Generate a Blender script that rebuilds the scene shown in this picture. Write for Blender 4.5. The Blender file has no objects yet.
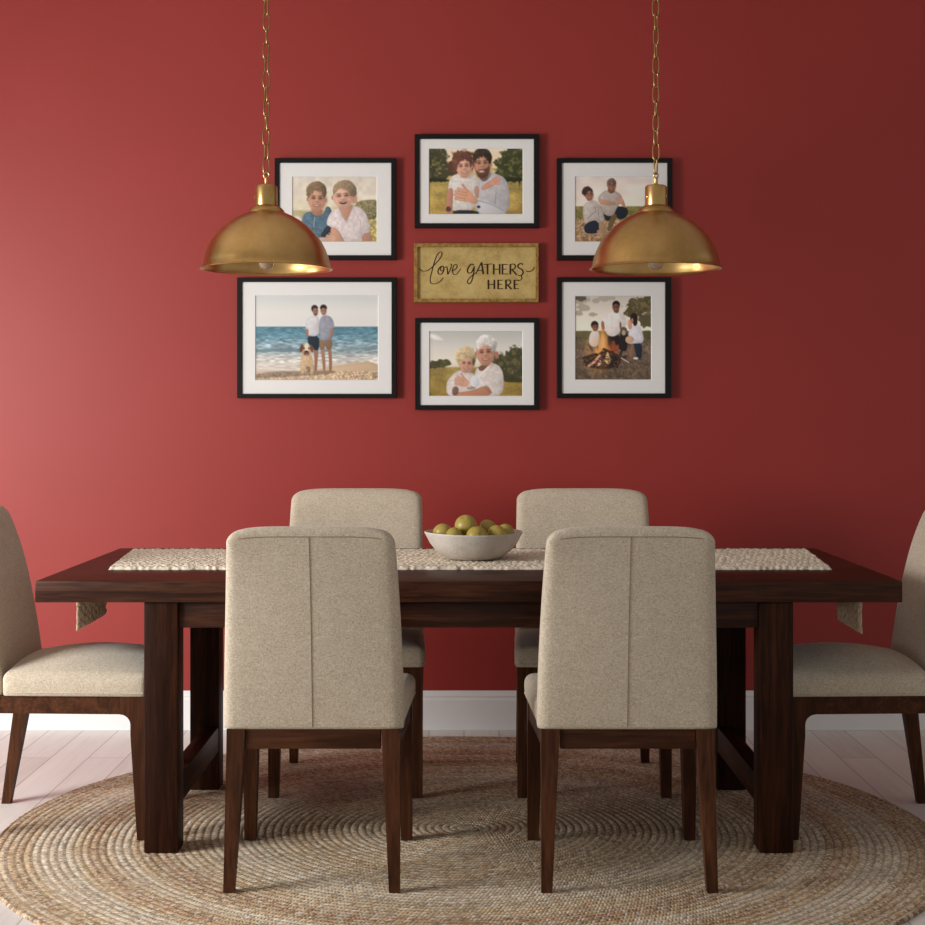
import bpy, bmesh, math, random
import numpy as np
from mathutils import Vector, Matrix

random.seed(7)
RNG = np.random.default_rng(11)
PI = math.pi
SC = bpy.context.scene
COL = SC.collection

# ------------------------------------------------------------------ measures
EYE = 1.232          # camera height above the floor
ZO = 0.010           # rug thickness: furniture stands on top of it
WALL = 5.870         # distance of the back wall
CX = 0.013           # middle of the table
TABLE_Y = 4.69


def lin(c):
    c = c / 255.0
    return c / 12.92 if c <= 0.04045 else ((c + 0.055) / 1.055) ** 2.4


def rgb(r, g, b, k=1.0):
    return (lin(r) * k, lin(g) * k, lin(b) * k, 1.0)


# ------------------------------------------------------------------ objects
def link(name, me, mat=None, parent=None, smooth=True, angle=None):
    o = bpy.data.objects.new(name, me)
    COL.objects.link(o)
    if mat is not None:
        me.materials.append(mat)
    if smooth:
        me.polygons.foreach_set('use_smooth', [True] * len(me.polygons))
        if angle is not None:
            me.set_sharp_from_angle(angle=math.radians(angle))
    if parent is not None:
        o.parent = parent
    return o


def from_bm(name, bm, mat=None, parent=None, smooth=True, angle=35):
    bmesh.ops.recalc_face_normals(bm, faces=bm.faces[:])
    me = bpy.data.meshes.new(name)
    bm.to_mesh(me)
    bm.free()
    return link(name, me, mat, parent, smooth, angle)


def empty(name, loc=(0, 0, 0), rz=0.0):
    o = bpy.data.objects.new(name, None)
    COL.objects.link(o)
    o.empty_display_size = 0.1
    o.location = loc
    o.rotation_euler = (0, 0, rz)
    return o


def tag(o, label=None, cat=None, group=None, kind=None):
    if label:
        o['label'] = label
    if cat:
        o['category'] = cat
    if group:
        o['group'] = group
    if kind:
        o['kind'] = kind
    return o


def copy_tree(o, parent=None):
    c = o.copy()
    COL.objects.link(c)
    if parent is not None:
        c.parent = parent
    for ch in list(o.children):
        copy_tree(ch, c)
    return c


def grid_faces(bm, rows, closed_u=False, closed_v=False):
    """rows: list of lists of bm verts"""
    n = len(rows)
    m = len(rows[0])
    for i in range(n if closed_v else n - 1):
        for j in range(m if closed_u else m - 1):
            a, b = rows[i][j], rows[i][(j + 1) % m]
            c, d = rows[(i + 1) % n][(j + 1) % m], rows[(i + 1) % n][j]
            try:
                bm.faces.new((a, b, c, d))
            except ValueError:
                pass


def add_box(bm, x0, x1, y0, y1, z0, z1, bev=0.0, seg=2):
    vs = [bm.verts.new(p) for p in ((x0, y0, z0), (x1, y0, z0), (x1, y1, z0), (x0, y1, z0),
                                    (x0, y0, z1), (x1, y0, z1), (x1, y1, z1), (x0, y1, z1))]
    fs = []
    for f in ((3, 2, 1, 0), (4, 5, 6, 7), (0, 1, 5, 4), (1, 2, 6, 5), (2, 3, 7, 6), (3, 0, 4, 7)):
        fs.append(bm.faces.new([vs[i] for i in f]))
    if bev > 0:
        es = list({e for f in fs for e in f.edges})
        bmesh.ops.bevel(bm, geom=es, offset=bev, segments=seg, profile=0.5, affect='EDGES')


def add_prism(bm, outline, ax, t0, t1, fn=None, bev=0.0):
    """outline: 2D points; extruded along ax ('x': (u,v)=(y,z); 'y': (x,z); 'z': (x,y))"""
    def P(u, v, t):
        p = {'x': (t, u, v), 'y': (u, t, v), 'z': (u, v, t)}[ax]
        return fn(p) if fn else p
    a = [bm.verts.new(P(u, v, t0)) for u, v in outline]
    b = [bm.verts.new(P(u, v, t1)) for u, v in outline]
    fs = [bm.faces.new(a[::-1]), bm.faces.new(b)]
    n = len(a)
    for i in range(n):
        fs.append(bm.faces.new((a[i], a[(i + 1) % n], b[(i + 1) % n], b[i])))
    if bev > 0:
        es = [e for e in {e for f in fs for e in f.edges} if e.calc_face_angle(0) > 0.5]
        bmesh.ops.recalc_face_normals(bm, faces=fs)
        bmesh.ops.bevel(bm, geom=es, offset=bev, segments=2, profile=0.5, affect='EDGES')


def add_lathe(bm, prof, seg=64, cx=0, cy=0, cap0=False, cap1=False):
    rows = []
    for r, z in prof:
        rows.append([bm.verts.new((cx + r * math.cos(2 * PI * k / seg), cy + r * math.sin(2 * PI * k / seg), z))
                     for k in range(seg)])
    grid_faces(bm, rows, closed_u=True)
    if cap0:
        bm.faces.new(rows[0][::-1])
    if cap1:
        bm.faces.new(rows[-1])


def add_tube(bm, pts, rad, seg=8, closed=False):
    pts = [Vector(p) for p in pts]
    n = len(pts)
    rows = []
    up = None
    for i, p in enumerate(pts):
        if closed:
            t = (pts[(i + 1) % n] - pts[i - 1]).normalized()
        else:
            t = (pts[min(i + 1, n - 1)] - pts[max(i - 1, 0)]).normalized()
        if up is None:
            up = Vector((0, 0, 1)) if abs(t.z) < 0.9 else Vector((0, 1, 0))
        s = t.cross(up)
        if s.length < 1e-4:
            s = t.cross(Vector((1, 0.2, 0)))
        s.normalize()
        up = s.cross(t).normalized()
        r = rad[i] if isinstance(rad, (list, tuple)) else rad
        rows.append([bm.verts.new(p + r * (math.cos(2 * PI * k / seg) * s + math.sin(2 * PI * k / seg) * up))
                     for k in range(seg)])
    grid_faces(bm, rows, closed_u=True, closed_v=closed)
    if not closed:
        bm.faces.new(rows[0][::-1])
        bm.faces.new(rows[-1])


def soft_box(hx, hy, hz, r, nx=14, ny=6, nz=16, nr=5):
    """rounded box around the origin as a bmesh of quads; r = (rx, ry, rz) corner radii"""
    if not isinstance(r, tuple):
        r = (r, r, r)

    def samples(h, rr, n):
        a = [-h + rr * (1 - math.cos(PI / 2 * i / nr)) for i in range(nr)]
        mid = [(-h + rr) + (2 * h - 2 * rr) * i / n for i in range(n + 1)]
        b = [-v for v in a[::-1]]
        return a + mid + b
    S = [samples(hx, r[0], nx), samples(hy, r[1], ny), samples(hz, r[2], nz)]
    H = (hx, hy, hz)
    bm = bmesh.new()
    cache = {}

    def V(i, j, k):
        key = (i, j, k)
        if key not in cache:
            q = [S[0][i], S[1][j], S[2][k]]
            core = [max(-H[a] + r[a], min(H[a] - r[a], q[a])) for a in range(3)]
            d = [(q[a] - core[a]) / r[a] for a in range(3)]
            L = math.sqrt(sum(v * v for v in d))
            m = max(abs(v) for v in d)
            if L > 1e-9:
                # surface of the rounded corner
                d = [v / L for v in d] if m > 0 else d
            p = [core[a] + r[a] * d[a] for a in range(3)]
            cache[key] = bm.verts.new(p)
        return cache[key]
    N = [len(s) - 1 for s in S]
    for a, b, c in ((0, 1, 2), (1, 2, 0), (2, 0, 1)):
        for side in (0, N[c]):
            for i in range(N[a]):
                for j in range(N[b]):
                    q = []
                    for di, dj in ((0, 0), (1, 0), (1, 1), (0, 1)):
                        ix = [0, 0, 0]
                        ix[a], ix[b], ix[c] = i + di, j + dj, side
                        q.append(V(*ix))
                    if len(set(q)) == 4:
                        bm.faces.new(q)
    bmesh.ops.remove_doubles(bm, verts=bm.verts[:], dist=1e-6)
    return bm


# ------------------------------------------------------------------ shader graph helper
class G:
    def __init__(self, name):
        self.m = bpy.data.materials.new(name)
        self.m.use_nodes = True
        self.nt = self.m.node_tree
        self.b = self.nt.nodes['Principled BSDF']

    def n(self, t, **kw):
        nd = self.nt.nodes.new(t)
        for k, v in kw.items():
            setattr(nd, k, v)
        return nd

    def put(self, sock, v):
        if isinstance(v, bpy.types.NodeSocket):
            self.nt.links.new(v, sock)
        elif v is not None:
            sock.default_value = v

    def math(self, op, a, b=None, c=None):
        nd = self.n('ShaderNodeMath', operation=op)
        self.put(nd.inputs[0], a)
        if b is not None:
            self.put(nd.inputs[1], b)
        if c is not None:
            self.put(nd.inputs[2], c)
        return nd.outputs[0]

    def coord(self, which='Object'):
        return self.n('ShaderNodeTexCoord').outputs[which]

    def mapping(self, vec, scale=(1, 1, 1), rot=(0, 0, 0), loc=(0, 0, 0)):
        nd = self.n('ShaderNodeMapping')
        self.put(nd.inputs['Vector'], vec)
        nd.inputs['Scale'].default_value = scale
        nd.inputs['Rotation'].default_value = rot
        nd.inputs['Location'].default_value = loc
        return nd.outputs[0]

    def noise(self, vec, scale=5, detail=3, rough=0.5, dist=0.0, dim='3D'):
        nd = self.n('ShaderNodeTexNoise', noise_dimensions=dim)
        self.put(nd.inputs['Vector'], vec)
        nd.inputs['Scale'].default_value = scale
        nd.inputs['Detail'].default_value = detail
        nd.inputs['Roughness'].default_value = rough
        nd.inputs['Distortion'].default_value = dist
        return nd.outputs[0]

    def wave(self, vec, scale=5, dist=0.0, detail=2, dscale=1.0, dirn='X', prof='SIN'):
        nd = self.n('ShaderNodeTexWave', bands_direction=dirn, wave_profile=prof)
        self.put(nd.inputs['Vector'], vec)
        nd.inputs['Scale'].default_value = scale
        nd.inputs['Distortion'].default_value = dist
        nd.inputs['Detail'].default_value = detail
        nd.inputs['Detail Scale'].default_value = dscale
        return nd.outputs[1]

    def ramp(self, fac, stops, interp='LINEAR'):
        nd = self.n('ShaderNodeValToRGB')
        cr = nd.color_ramp
        cr.interpolation = interp
        while len(cr.elements) > 1:
            cr.elements.remove(cr.elements[-1])
        cr.elements[0].position = stops[0][0]
        cr.elements[0].color = stops[0][1]
        for p, c in stops[1:]:
            e = cr.elements.new(p)
            e.color = c
        self.put(nd.inputs[0], fac)
        return nd.outputs[0]

    def mix(self, fac, a, b, mode='MIX'):
        nd = self.n('ShaderNodeMix', data_type='RGBA', blend_type=mode)
        self.put(nd.inputs[0], fac)
        self.put(nd.inputs[6], a)
        self.put(nd.inputs[7], b)
        return nd.outputs[2]

    def bump(self, h, strength=0.3, dist=0.002):
        nd = self.n('ShaderNodeBump')
        nd.inputs['Strength'].default_value = strength
        nd.inputs['Distance'].default_value = dist
        self.put(nd.inputs['Height'], h)
        self.nt.links.new(nd.outputs[0], self.b.inputs['Normal'])

    def set(self, color=None, rough=None, metal=None, spec=None, **kw):
        if color is not None:
            self.put(self.b.inputs['Base Color'], color)
        if rough is not None:
            self.put(self.b.inputs['Roughness'], rough)
        if metal is not None:
            self.put(self.b.inputs['Metallic'], metal)
        if spec is not None:
            self.put(self.b.inputs['Specular IOR Level'], spec)
        for k, v in kw.items():
            self.put(self.b.inputs[k.replace('_', ' ')], v)
        return self.m


# ------------------------------------------------------------------ materials
def mat_wall():
    g = G('red_wall_paint')
    c = g.coord()
    n = g.noise(c, 2.0, 3, 0.5)
    col = g.ramp(n, [(0.3, rgb(150, 47, 42)), (0.7, rgb(154, 49, 44))])
    g.bump(g.noise(c, 160, 3, 0.6), 0.06, 0.001)
    return g.set(col, 0.5, spec=0.42)


def mat_plain(name, col, rough=0.5, spec=0.4, bump=None):
    g = G(name)
    c = g.coord()
    n = g.noise(c, 9.0, 3, 0.5)
    colr = g.mix(n, tuple(v * 0.96 for v in col[:3]) + (1,), col)
    if bump:
        g.bump(g.noise(c, bump[0], 3, 0.6), bump[1], 0.001)
    return g.set(colr, rough, spec=spec)


def mat_wood(name, dark, mid, light, axis='X', scale=1.0, rough=0.38, spec=0.45):
    """dark stained timber with grain running along the given local axis"""
    g = G(name)
    c = g.coord()
    stretch = {'X': (0.06, 1, 1), 'Y': (1, 0.06, 1), 'Z': (1, 1, 0.06)}[axis]
    v = g.mapping(c, scale=tuple(s * scale for s in stretch))
    info = g.n('ShaderNodeObjectInfo')
    off = g.n('ShaderNodeVectorMath', operation='ADD')
    g.put(off.inputs[0], v)
    sc = g.n('ShaderNodeVectorMath', operation='SCALE')
    g.put(sc.inputs[0], info.outputs['Location'])
    sc.inputs['Scale'].default_value = 3.7
    g.put(off.inputs[1], sc.outputs[0])
    v = off.outputs[0]
    n1 = g.noise(v, 26, 5, 0.62, 0.6)
    n2 = g.noise(v, 130, 3, 0.6, 0.2)
    n3 = g.noise(c, 3.0, 2, 0.5)
    f = g.math('MULTIPLY_ADD', n2, 0.45, g.math('MULTIPLY', n1, 0.75))
    f = g.math('MULTIPLY_ADD', n3, 0.18, f)
    col = g.ramp(f, [(0.42, dark), (0.66, mid), (0.9, light)])
    g.bump(f, 0.16, 0.002)
    r = g.math('MULTIPLY_ADD', n2, 0.18, rough - 0.08)
    return g.set(col, r, spec=spec)


def mat_fabric():
    g = G('oatmeal_linen')
    c = g.coord()
    h1 = g.noise(g.mapping(c, scale=(0.30, 0.30, 1.6)), 400, 2, 0.6)
    h2 = g.noise(g.mapping(c, scale=(1.5, 1.5, 0.30)), 400, 2, 0.6)
    n = g.noise(c, 320, 3, 0.7)
    n2 = g.noise(c, 30, 3, 0.6)
    f = g.math('MULTIPLY_ADD', h1, 0.34, g.math('MULTIPLY', h2, 0.34))
    f = g.math('MULTIPLY_ADD', n, 0.26, f)
    f = g.math('MULTIPLY_ADD', n2, 0.08, f)
    col = g.ramp(f, [(0.36, rgb(152, 136, 115)), (0.5, rgb(197, 183, 162)), (0.66, rgb(227, 216, 199))])
    g.bump(f, 0.30, 0.0025)
    g.set(col, 0.92, spec=0.12)
    g.b.inputs['Sheen Weight'].default_value = 0.25
    g.b.inputs['Sheen Roughness'].default_value = 0.5
    return g.m


def mat_floor():
    g = G('pale_oak_planks')
    c = g.coord()
    v = g.mapping(c, rot=(0, 0, PI / 2))
    br = g.n('ShaderNodeTexBrick', offset=0.37, offset_frequency=2)
    g.put(br.inputs['Vector'], v)
    br.inputs['Color1'].default_value = (0.2, 0.2, 0.2, 1)
    br.inputs['Color2'].default_value = (0.8, 0.8, 0.8, 1)
    br.inputs['Mortar'].default_value = (0.5, 0.5, 0.5, 1)
    br.inputs['Scale'].default_value = 1.0
    br.inputs['Mortar Size'].default_value = 0.0018
    br.inputs['Mortar Smooth'].default_value = 0.2
    br.inputs['Brick Width'].default_value = 1.6
    br.inputs['Row Height'].default_value = 0.135
    tone = br.outputs['Color']
    gap = br.outputs['Fac']
    gr = g.noise(g.mapping(c, scale=(1, 0.07, 1)), 34, 5, 0.6, 0.4)
    f = g.math('MULTIPLY_ADD', gr, 0.6, g.math('MULTIPLY', tone, 0.35))
    col = g.ramp(f, [(0.25, rgb(206, 200, 195)), (0.5, rgb(228, 223, 219)), (0.8, rgb(238, 235, 232))])
    col = g.mix(gap, col, rgb(172, 156, 146))
    g.bump(g.math('MULTIPLY_ADD', gap, -1.0, g.math('MULTIPLY', gr, 0.2)), 0.25, 0.003)
    return g.set(col, 0.46, spec=0.4)


def mat_rug(R, pitch):
    g = G('braided_jute')
    c = g.coord()
    sp = g.n('ShaderNodeSeparateXYZ')
    g.put(sp.inputs[0], c)
    x, y = sp.outputs[0], sp.outputs[1]
    r = g.math('SQRT', g.math('ADD', g.math('MULTIPLY', x, x), g.math('MULTIPLY', y, y)))
    th = g.math('DIVIDE', g.math('ARCTAN2', y, x), 2 * PI)
    warp = g.math('MULTIPLY_ADD', g.noise(c, 45, 2, 0.6), 0.5, -0.25)
    rr = g.math('ADD', g.math('ADD', g.math('DIVIDE', r, pitch), th), g.math('MULTIPLY', warp, 0.6))
    ring = g.math('FLOOR', rr)
    fr = g.math('SUBTRACT', rr, ring)
    ringr = g.math('MULTIPLY', ring, pitch)
    arc = g.math('MULTIPLY', g.math('MULTIPLY', th, 2 * PI), ringr)
    d = g.math('ABSOLUTE', g.math('SUBTRACT', fr, 0.5))
    v = g.math('MULTIPLY_ADD', d, 1.5, g.math('DIVIDE', arc, 0.0105))
    cell = g.math('FLOOR', v)
    side = g.math('GREATER_THAN', fr, 0.5)
    cb = g.n('ShaderNodeCombineXYZ')
    g.put(cb.inputs[0], ring)
    g.put(cb.inputs[1], cell)
    g.put(cb.inputs[2], side)
    wn = g.n('ShaderNodeTexWhiteNoise', noise_dimensions='3D')
    g.put(wn.inputs['Vector'], cb.outputs[0])
    rnd = wn.outputs['Value']
    wr = g.n('ShaderNodeTexWhiteNoise', noise_dimensions='1D')
    g.put(wr.inputs['W'], ring)
    ringrnd = wr.outputs['Value']
    cream, tan, brown, dark, grey = rgb(250, 241, 224), rgb(214, 181, 136), rgb(166, 122, 84), rgb(96, 72, 52), rgb(210, 194, 166)
    rust = rgb(182, 128, 96)
    wob = g.math('MULTIPLY_ADD', g.noise(c, 1.6, 1, 0.5), 0.024, -0.012)
    band = g.ramp(g.math('ADD', g.math('DIVIDE', r, R), wob),
                  [(0.0, grey), (0.12, tan), (0.2, grey), (0.33, tan), (0.42, grey), (0.5, cream), (0.56, grey),
                   (0.61, tan), (0.66, rust), (0.70, tan), (0.735, cream), (0.76, tan), (0.785, rust), (0.81, tan),
                   (0.835, cream), (0.89, cream), (0.915, tan), (0.955, brown), (0.97, tan), (1.0, brown)])
    band2 = g.ramp(ringrnd, [(0.0, dark), (0.2, brown), (0.36, tan), (0.62, grey), (0.85, cream)], 'CONSTANT')
    base = g.mix(0.32, band, band2)
    speck = g.ramp(rnd, [(0.0, dark), (0.16, brown), (0.34, tan), (0.62, grey), (0.82, cream)], 'CONSTANT')
    col = g.mix(0.50, base, speck)
    fine = g.noise(c, 260, 2, 0.7)
    fleck = g.noise(c, 130, 1, 0.5)
    col = g.mix(g.math('MULTIPLY', g.math('GREATER_THAN', fleck, 0.60), 0.42), col, dark)
    col = g.mix(g.math('MULTIPLY', g.math('LESS_THAN', fleck, 0.40), 0.50), col, cream)
    groove_shade = g.math('POWER', g.math('MULTIPLY', d, 2.0), 4.0)
    strand = g.math('ABSOLUTE', g.math('SUBTRACT', g.math('FRACT', v), 0.5))
    col = g.mix(g.math('MULTIPLY', groove_shade, 0.62), col, rgb(92, 70, 52))  # shade between the braid coils, painted in as dark lines
    col = g.mix(g.math('MULTIPLY', g.math('POWER', g.math('MULTIPLY', strand, 2.0), 4.0), 0.30), col, rgb(80, 60, 45))
    col = g.mix(g.math('MULTIPLY', fine, 0.35), col, g.mix(0.5, col, rgb(236, 226, 208)))
    h = g.math('SUBTRACT', g.math('MULTIPLY', fine, 0.35), g.math('MULTIPLY', strand, 0.9))
    g.bump(h, 0.55, 0.006)
    return g.set(col, 0.95, spec=0.1)


def mat_brass(name='antique_brass', k=1.0):
    g = G(name)
    c = g.coord()
    n = g.noise(c, 7, 5, 0.6, 0.4)
    n2 = g.noise(c, 55, 4, 0.7)
    f = g.math('MULTIPLY_ADD', n2, 0.15, g.math('MULTIPLY', n, 0.85))
    col = g.ramp(f, [(0.30, rgb(190, 152, 92, k)), (0.52, rgb(212, 174, 112, k)), (0.74, rgb(226, 192, 132, k))])
    rough = g.math('MULTIPLY_ADD', f, 0.16, 0.22)
    g.bump(n2, 0.02, 0.002)
    return g.set(col, rough, metal=1.0)


def mat_bowl():
    g = G('pale_stoneware')
    c = g.coord()
    n = g.noise(c, 240, 3, 0.7)
    n2 = g.noise(c, 14, 3, 0.6)
    f = g.math('MULTIPLY_ADD', n2, 0.4, g.math('MULTIPLY', n, 0.6))
    col = g.ramp(f, [(0.34, rgb(176, 166, 154)), (0.5, rgb(205, 197, 187)), (0.7, rgb(216, 209, 200))])
    g.bump(n, 0.12, 0.001)
    return g.set(col, 0.6, spec=0.35)


def mat_fruit():
    g = G('yellow_green_peel')
    c = g.coord()
    info = g.n('ShaderNodeObjectInfo')
    off = g.n('ShaderNodeVectorMath', operation='ADD')
    g.put(off.inputs[0], c)
    g.put(off.inputs[1], info.outputs['Location'])
    n = g.noise(off.outputs[0], 22, 4, 0.6)
    n2 = g.noise(off.outputs[0], 170, 2, 0.6)
    f = g.math('MULTIPLY_ADD', n2, 0.3, g.math('MULTIPLY', n, 0.7))
    col = g.ramp(f, [(0.34, rgb(142, 134, 52)), (0.5, rgb(174, 156, 74)), (0.66, rgb(190, 160, 94))])
    g.bump(n2, 0.06, 0.001)
    return g.set(col, 0.36, spec=0.45)


def mat_knit(name, a, b, c3):
    g = G(name)
    c = g.coord()
    n = g.noise(c, 90, 3, 0.7)
    n2 = g.noise(c, 380, 2, 0.6)
    f = g.math('MULTIPLY_ADD', n2, 0.4, g.math('MULTIPLY', n, 0.6))
    col = g.ramp(f, [(0.34, a), (0.5, b), (0.68, c3)])
    g.bump(n2, 0.4, 0.003)
    return g.set(col, 0.95, spec=0.1)


def mat_gold_panel(name, dark, mid, light, rough=0.5, sc=1.0):
    g = G(name)
    c = g.coord()
    n = g.noise(c, 16 * sc, 5, 0.65, 0.3)
    n2 = g.noise(c, 120 * sc, 3, 0.7)
    f = g.math('MULTIPLY_ADD', n2, 0.3, g.math('MULTIPLY', n, 0.7))
    col = g.ramp(f, [(0.3, dark), (0.5, mid), (0.72, light)])
    g.bump(f, 0.15, 0.002)
    return g.set(col, rough, spec=0.35)


def mat_print():
    g = G('photographic_print')
    a = g.n('ShaderNodeVertexColor', layer_name='ink')
    return g.set(a.outputs['Color'], 0.5, spec=0.3)


M = {
    'wall': mat_wall(),
    'white': mat_plain('white_trim_paint', rgb(242, 242, 242), 0.42, 0.4),
    'ceil': mat_plain('ceiling_paint', rgb(214, 210, 205), 0.8, 0.2),
    'floor': mat_floor(),
    'table_x': mat_wood('stained_walnut_long_grain', rgb(22, 10, 5), rgb(49, 25, 14), rgb(86, 49, 30), 'X', rough=0.38, spec=0.16),
    'table_y': mat_wood('stained_walnut_cross_grain', rgb(20, 10, 5), rgb(48, 24, 13), rgb(82, 45, 27), 'Y', rough=0.48, spec=0.09),
    'table_z': mat_wood('stained_walnut_upright_grain', rgb(20, 10, 5), rgb(46, 24, 14), rgb(78, 43, 26), 'Z', rough=0.48, spec=0.09),
    'chair_z': mat_wood('chair_leg_walnut', rgb(38, 21, 13), rgb(69, 41, 26), rgb(100, 61, 39), 'Z', rough=0.48, spec=0.09),
    'chair_x': mat_wood('chair_rail_walnut', rgb(38, 21, 13), rgb(69, 41, 26), rgb(100, 61, 39), 'X', rough=0.48, spec=0.09),
    'fabric': mat_fabric(),
    'seam': mat_plain('linen_seam_thread', rgb(150, 132, 108), 0.9, 0.1),
    'brass': mat_brass(),
    'chain': mat_brass('aged_chain_brass', 0.62),
    'bowl': mat_bowl(),
    'fruit': mat_fruit(),
    'knit': mat_knit('cream_chunky_wool', rgb(196, 178, 154), rgb(226, 213, 194), rgb(240, 230, 214)),
    'knit2': mat_knit('tan_woven_wool', rgb(224, 192, 160), rgb(240, 214, 184), rgb(248, 230, 206)),
    'black': mat_plain('black_frame_lacquer', rgb(13, 10, 9), 0.4, 0.3),
    'mat': mat_plain('white_mat_board', rgb(235, 234, 232), 0.85, 0.15),
    'print': mat_print(),
    'gold': mat_gold_panel('aged_gold_board', rgb(150, 124, 70), rgb(188, 162, 100), rgb(204, 180, 120), 0.55),
    'gold_frame': mat_gold_panel('worn_gilt_moulding', rgb(80, 54, 22), rgb(146, 110, 52), rgb(194, 158, 90), 0.5, 3.0),
    'ink': mat_plain('dark_brown_lettering', rgb(52, 34, 22), 0.6, 0.2),
}


def mat_glass():
    g = G('clear_bulb_glass')
    return g.set((0.97, 0.95, 0.92, 1), 0.06, spec=0.5, Transmission_Weight=0.85)


M['glass'] = mat_glass()

# ------------------------------------------------------------------ the setting
bm = bmesh.new()
add_box(bm, -4.2, 4.2, 0.2, WALL, -0.05, 0.0)
tag(from_bm('floor', bm, M['floor'], smooth=False), 'pale wood plank floor running towards the red wall', 'floor', kind='structure')
bm = bmesh.new()
add_box(bm, -4.2, 4.2, WALL, WALL + 0.12, -0.05, 3.1)
tag(from_bm('wall_back', bm, M['wall'], smooth=False), 'plain brick red painted wall behind the dining table', 'wall', kind='structure')
bm = bmesh.new()
add_box(bm, -4.2, 4.2, 0.2, WALL + 0.12, 3.1, 3.2)
tag(from_bm('ceiling', bm, M['ceil'], smooth=False), 'white ceiling the two brass lamps hang from', 'ceiling', kind='structure')
bm = bmesh.new()
prof = [(0, 0.0), (-0.018, 0.0), (-0.018, 0.118), (-0.015, 0.122), (-0.0135, 0.128), (-0.0155, 0.134), (-0.0125, 0.142),
        (-0.008, 0.148), (-0.006, 0.153), (0, 0.153)]
add_prism(bm, [(WALL + a, b + 0.001) for a, b in prof], 'x', -4.2, 4.2)
tag(from_bm('baseboard_back', bm, M['white'], angle=30), 'white moulded baseboard along the foot of the red wall', 'baseboard', kind='structure')

# ------------------------------------------------------------------ rug
RUG_R, RUG_P = 1.385, 0.0226
RUG_C = (0.012, 4.45)


def build_rug():
    root_z = 0.0005
    seg = 480
    rows = []
    nr = int(RUG_R / RUG_P)
    per = 6
    vs, fs = [], []
    th = np.arange(seg) * 2 * PI / seg - PI
    total = nr * per
    k = np.arange(1, total + 1)
    r = k / per * RUG_P
    Rr, T = np.meshgrid(r, th, indexing='ij')
    u = Rr / RUG_P + T / (2 * PI)
    f = u - np.floor(u)
    h = 0.0050 + 0.0036 * np.sqrt(np.clip(1 - (2 * f - 1) ** 2, 0, 1))
    edge = (RUG_R - Rr)
    h = np.where(Rr > r[-1] - RUG_P * 0.1, 0.003, h)
    wob = 1 + 0.0018 * np.sin(T * 7 + 1) + 0.0012 * np.sin(T * 19)
    X = Rr * wob * np.cos(T)
    Y = Rr * wob * np.sin(T)
    verts = np.stack([X, Y, h], -1).reshape(-1, 3)
    skirt = verts[-seg:].copy()
    skirt[:, 2] = 0
    allv = np.concatenate([verts, skirt, [[0, 0, 0.008]]])
    idx = np.arange(total * seg + seg).reshape(total + 1, seg)
    a = idx[:-1]
    b = idx[1:]
    quads = np.stack([a, b, np.roll(b, -1, 1), np.roll(a, -1, 1)], -1).reshape(-1, 4)
    c = len(allv) - 1
    tris = [(c, int(idx[0, j]), int(idx[0, (j + 1) % seg])) for j in range(seg)]
    me = bpy.data.meshes.new('rug')
    me.from_pydata(allv.tolist(), [], quads.tolist() + tris)
    me.update()
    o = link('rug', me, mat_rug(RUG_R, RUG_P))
    o.location = (RUG_C[0], RUG_C[1], root_z)
    o.scale = (0.997, 0.922, 1.0)
    tag(o, 'large round braided jute rug in tan and cream rings under the table', 'rug')


build_rug()

# ------------------------------------------------------------------ dining table
def build_table():
    t = empty('dining_table', (CX, TABLE_Y, ZO))
    tag(t, 'long dark walnut trestle dining table set on the round rug', 'table')
    y0, y1 = 4.174 - TABLE_Y, 5.205 - TABLE_Y
    bm = bmesh.new()
    add_box(bm, -1.208, 1.208, y0, y1, 0.70, 0.76, 0.004)
    from_bm('tabletop', bm, M['table_x'], t)
    lf0, lf1 = 4.184 - TABLE_Y, 4.275 - TABLE_Y
    lb0, lb1 = 4.888 - TABLE_Y, 4.98 - TABLE_Y
    for sx in (-1, 1):
        for a, b in ((lf0, lf1), (lb0, lb1)):
            bm = bmesh.new()
            x = sx * 0.859
            add_box(bm, x - 0.047, x + 0.047, a, b, 0.0, 0.6995, 0.003)
            from_bm('leg', bm, M['table_z'], t)
    for a, b in ((lf0 + 0.012, lf0 + 0.042), (lb1 - 0.042, lb1 - 0.012)):
        bm = bmesh.new()
        add_box(bm, -0.8115, 0.8115, a, b, 0.627, 0.6995, 0.002)
        from_bm('apron', bm, M['table_x'], t)
    for sx in (-1, 1):
        bm = bmesh.new()
        x = sx * 0.838
        add_box(bm, x - 0.025, x + 0.025, lf1 + 0.0005, lb0 - 0.0005, 0.125, 0.205, 0.002)
        from_bm('stretcher', bm, M['table_y'], t)
        bm = bmesh.new()
        add_box(bm, sx * 0.857 - 0.03, sx * 0.857 + 0.03, lf1 + 0.0005, lb0 - 0.0005, 0.627, 0.6995, 0.002)
        from_bm('crossbar', bm, M['table_y'], t)
    return t


build_table()
TOP = ZO + 0.76


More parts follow.
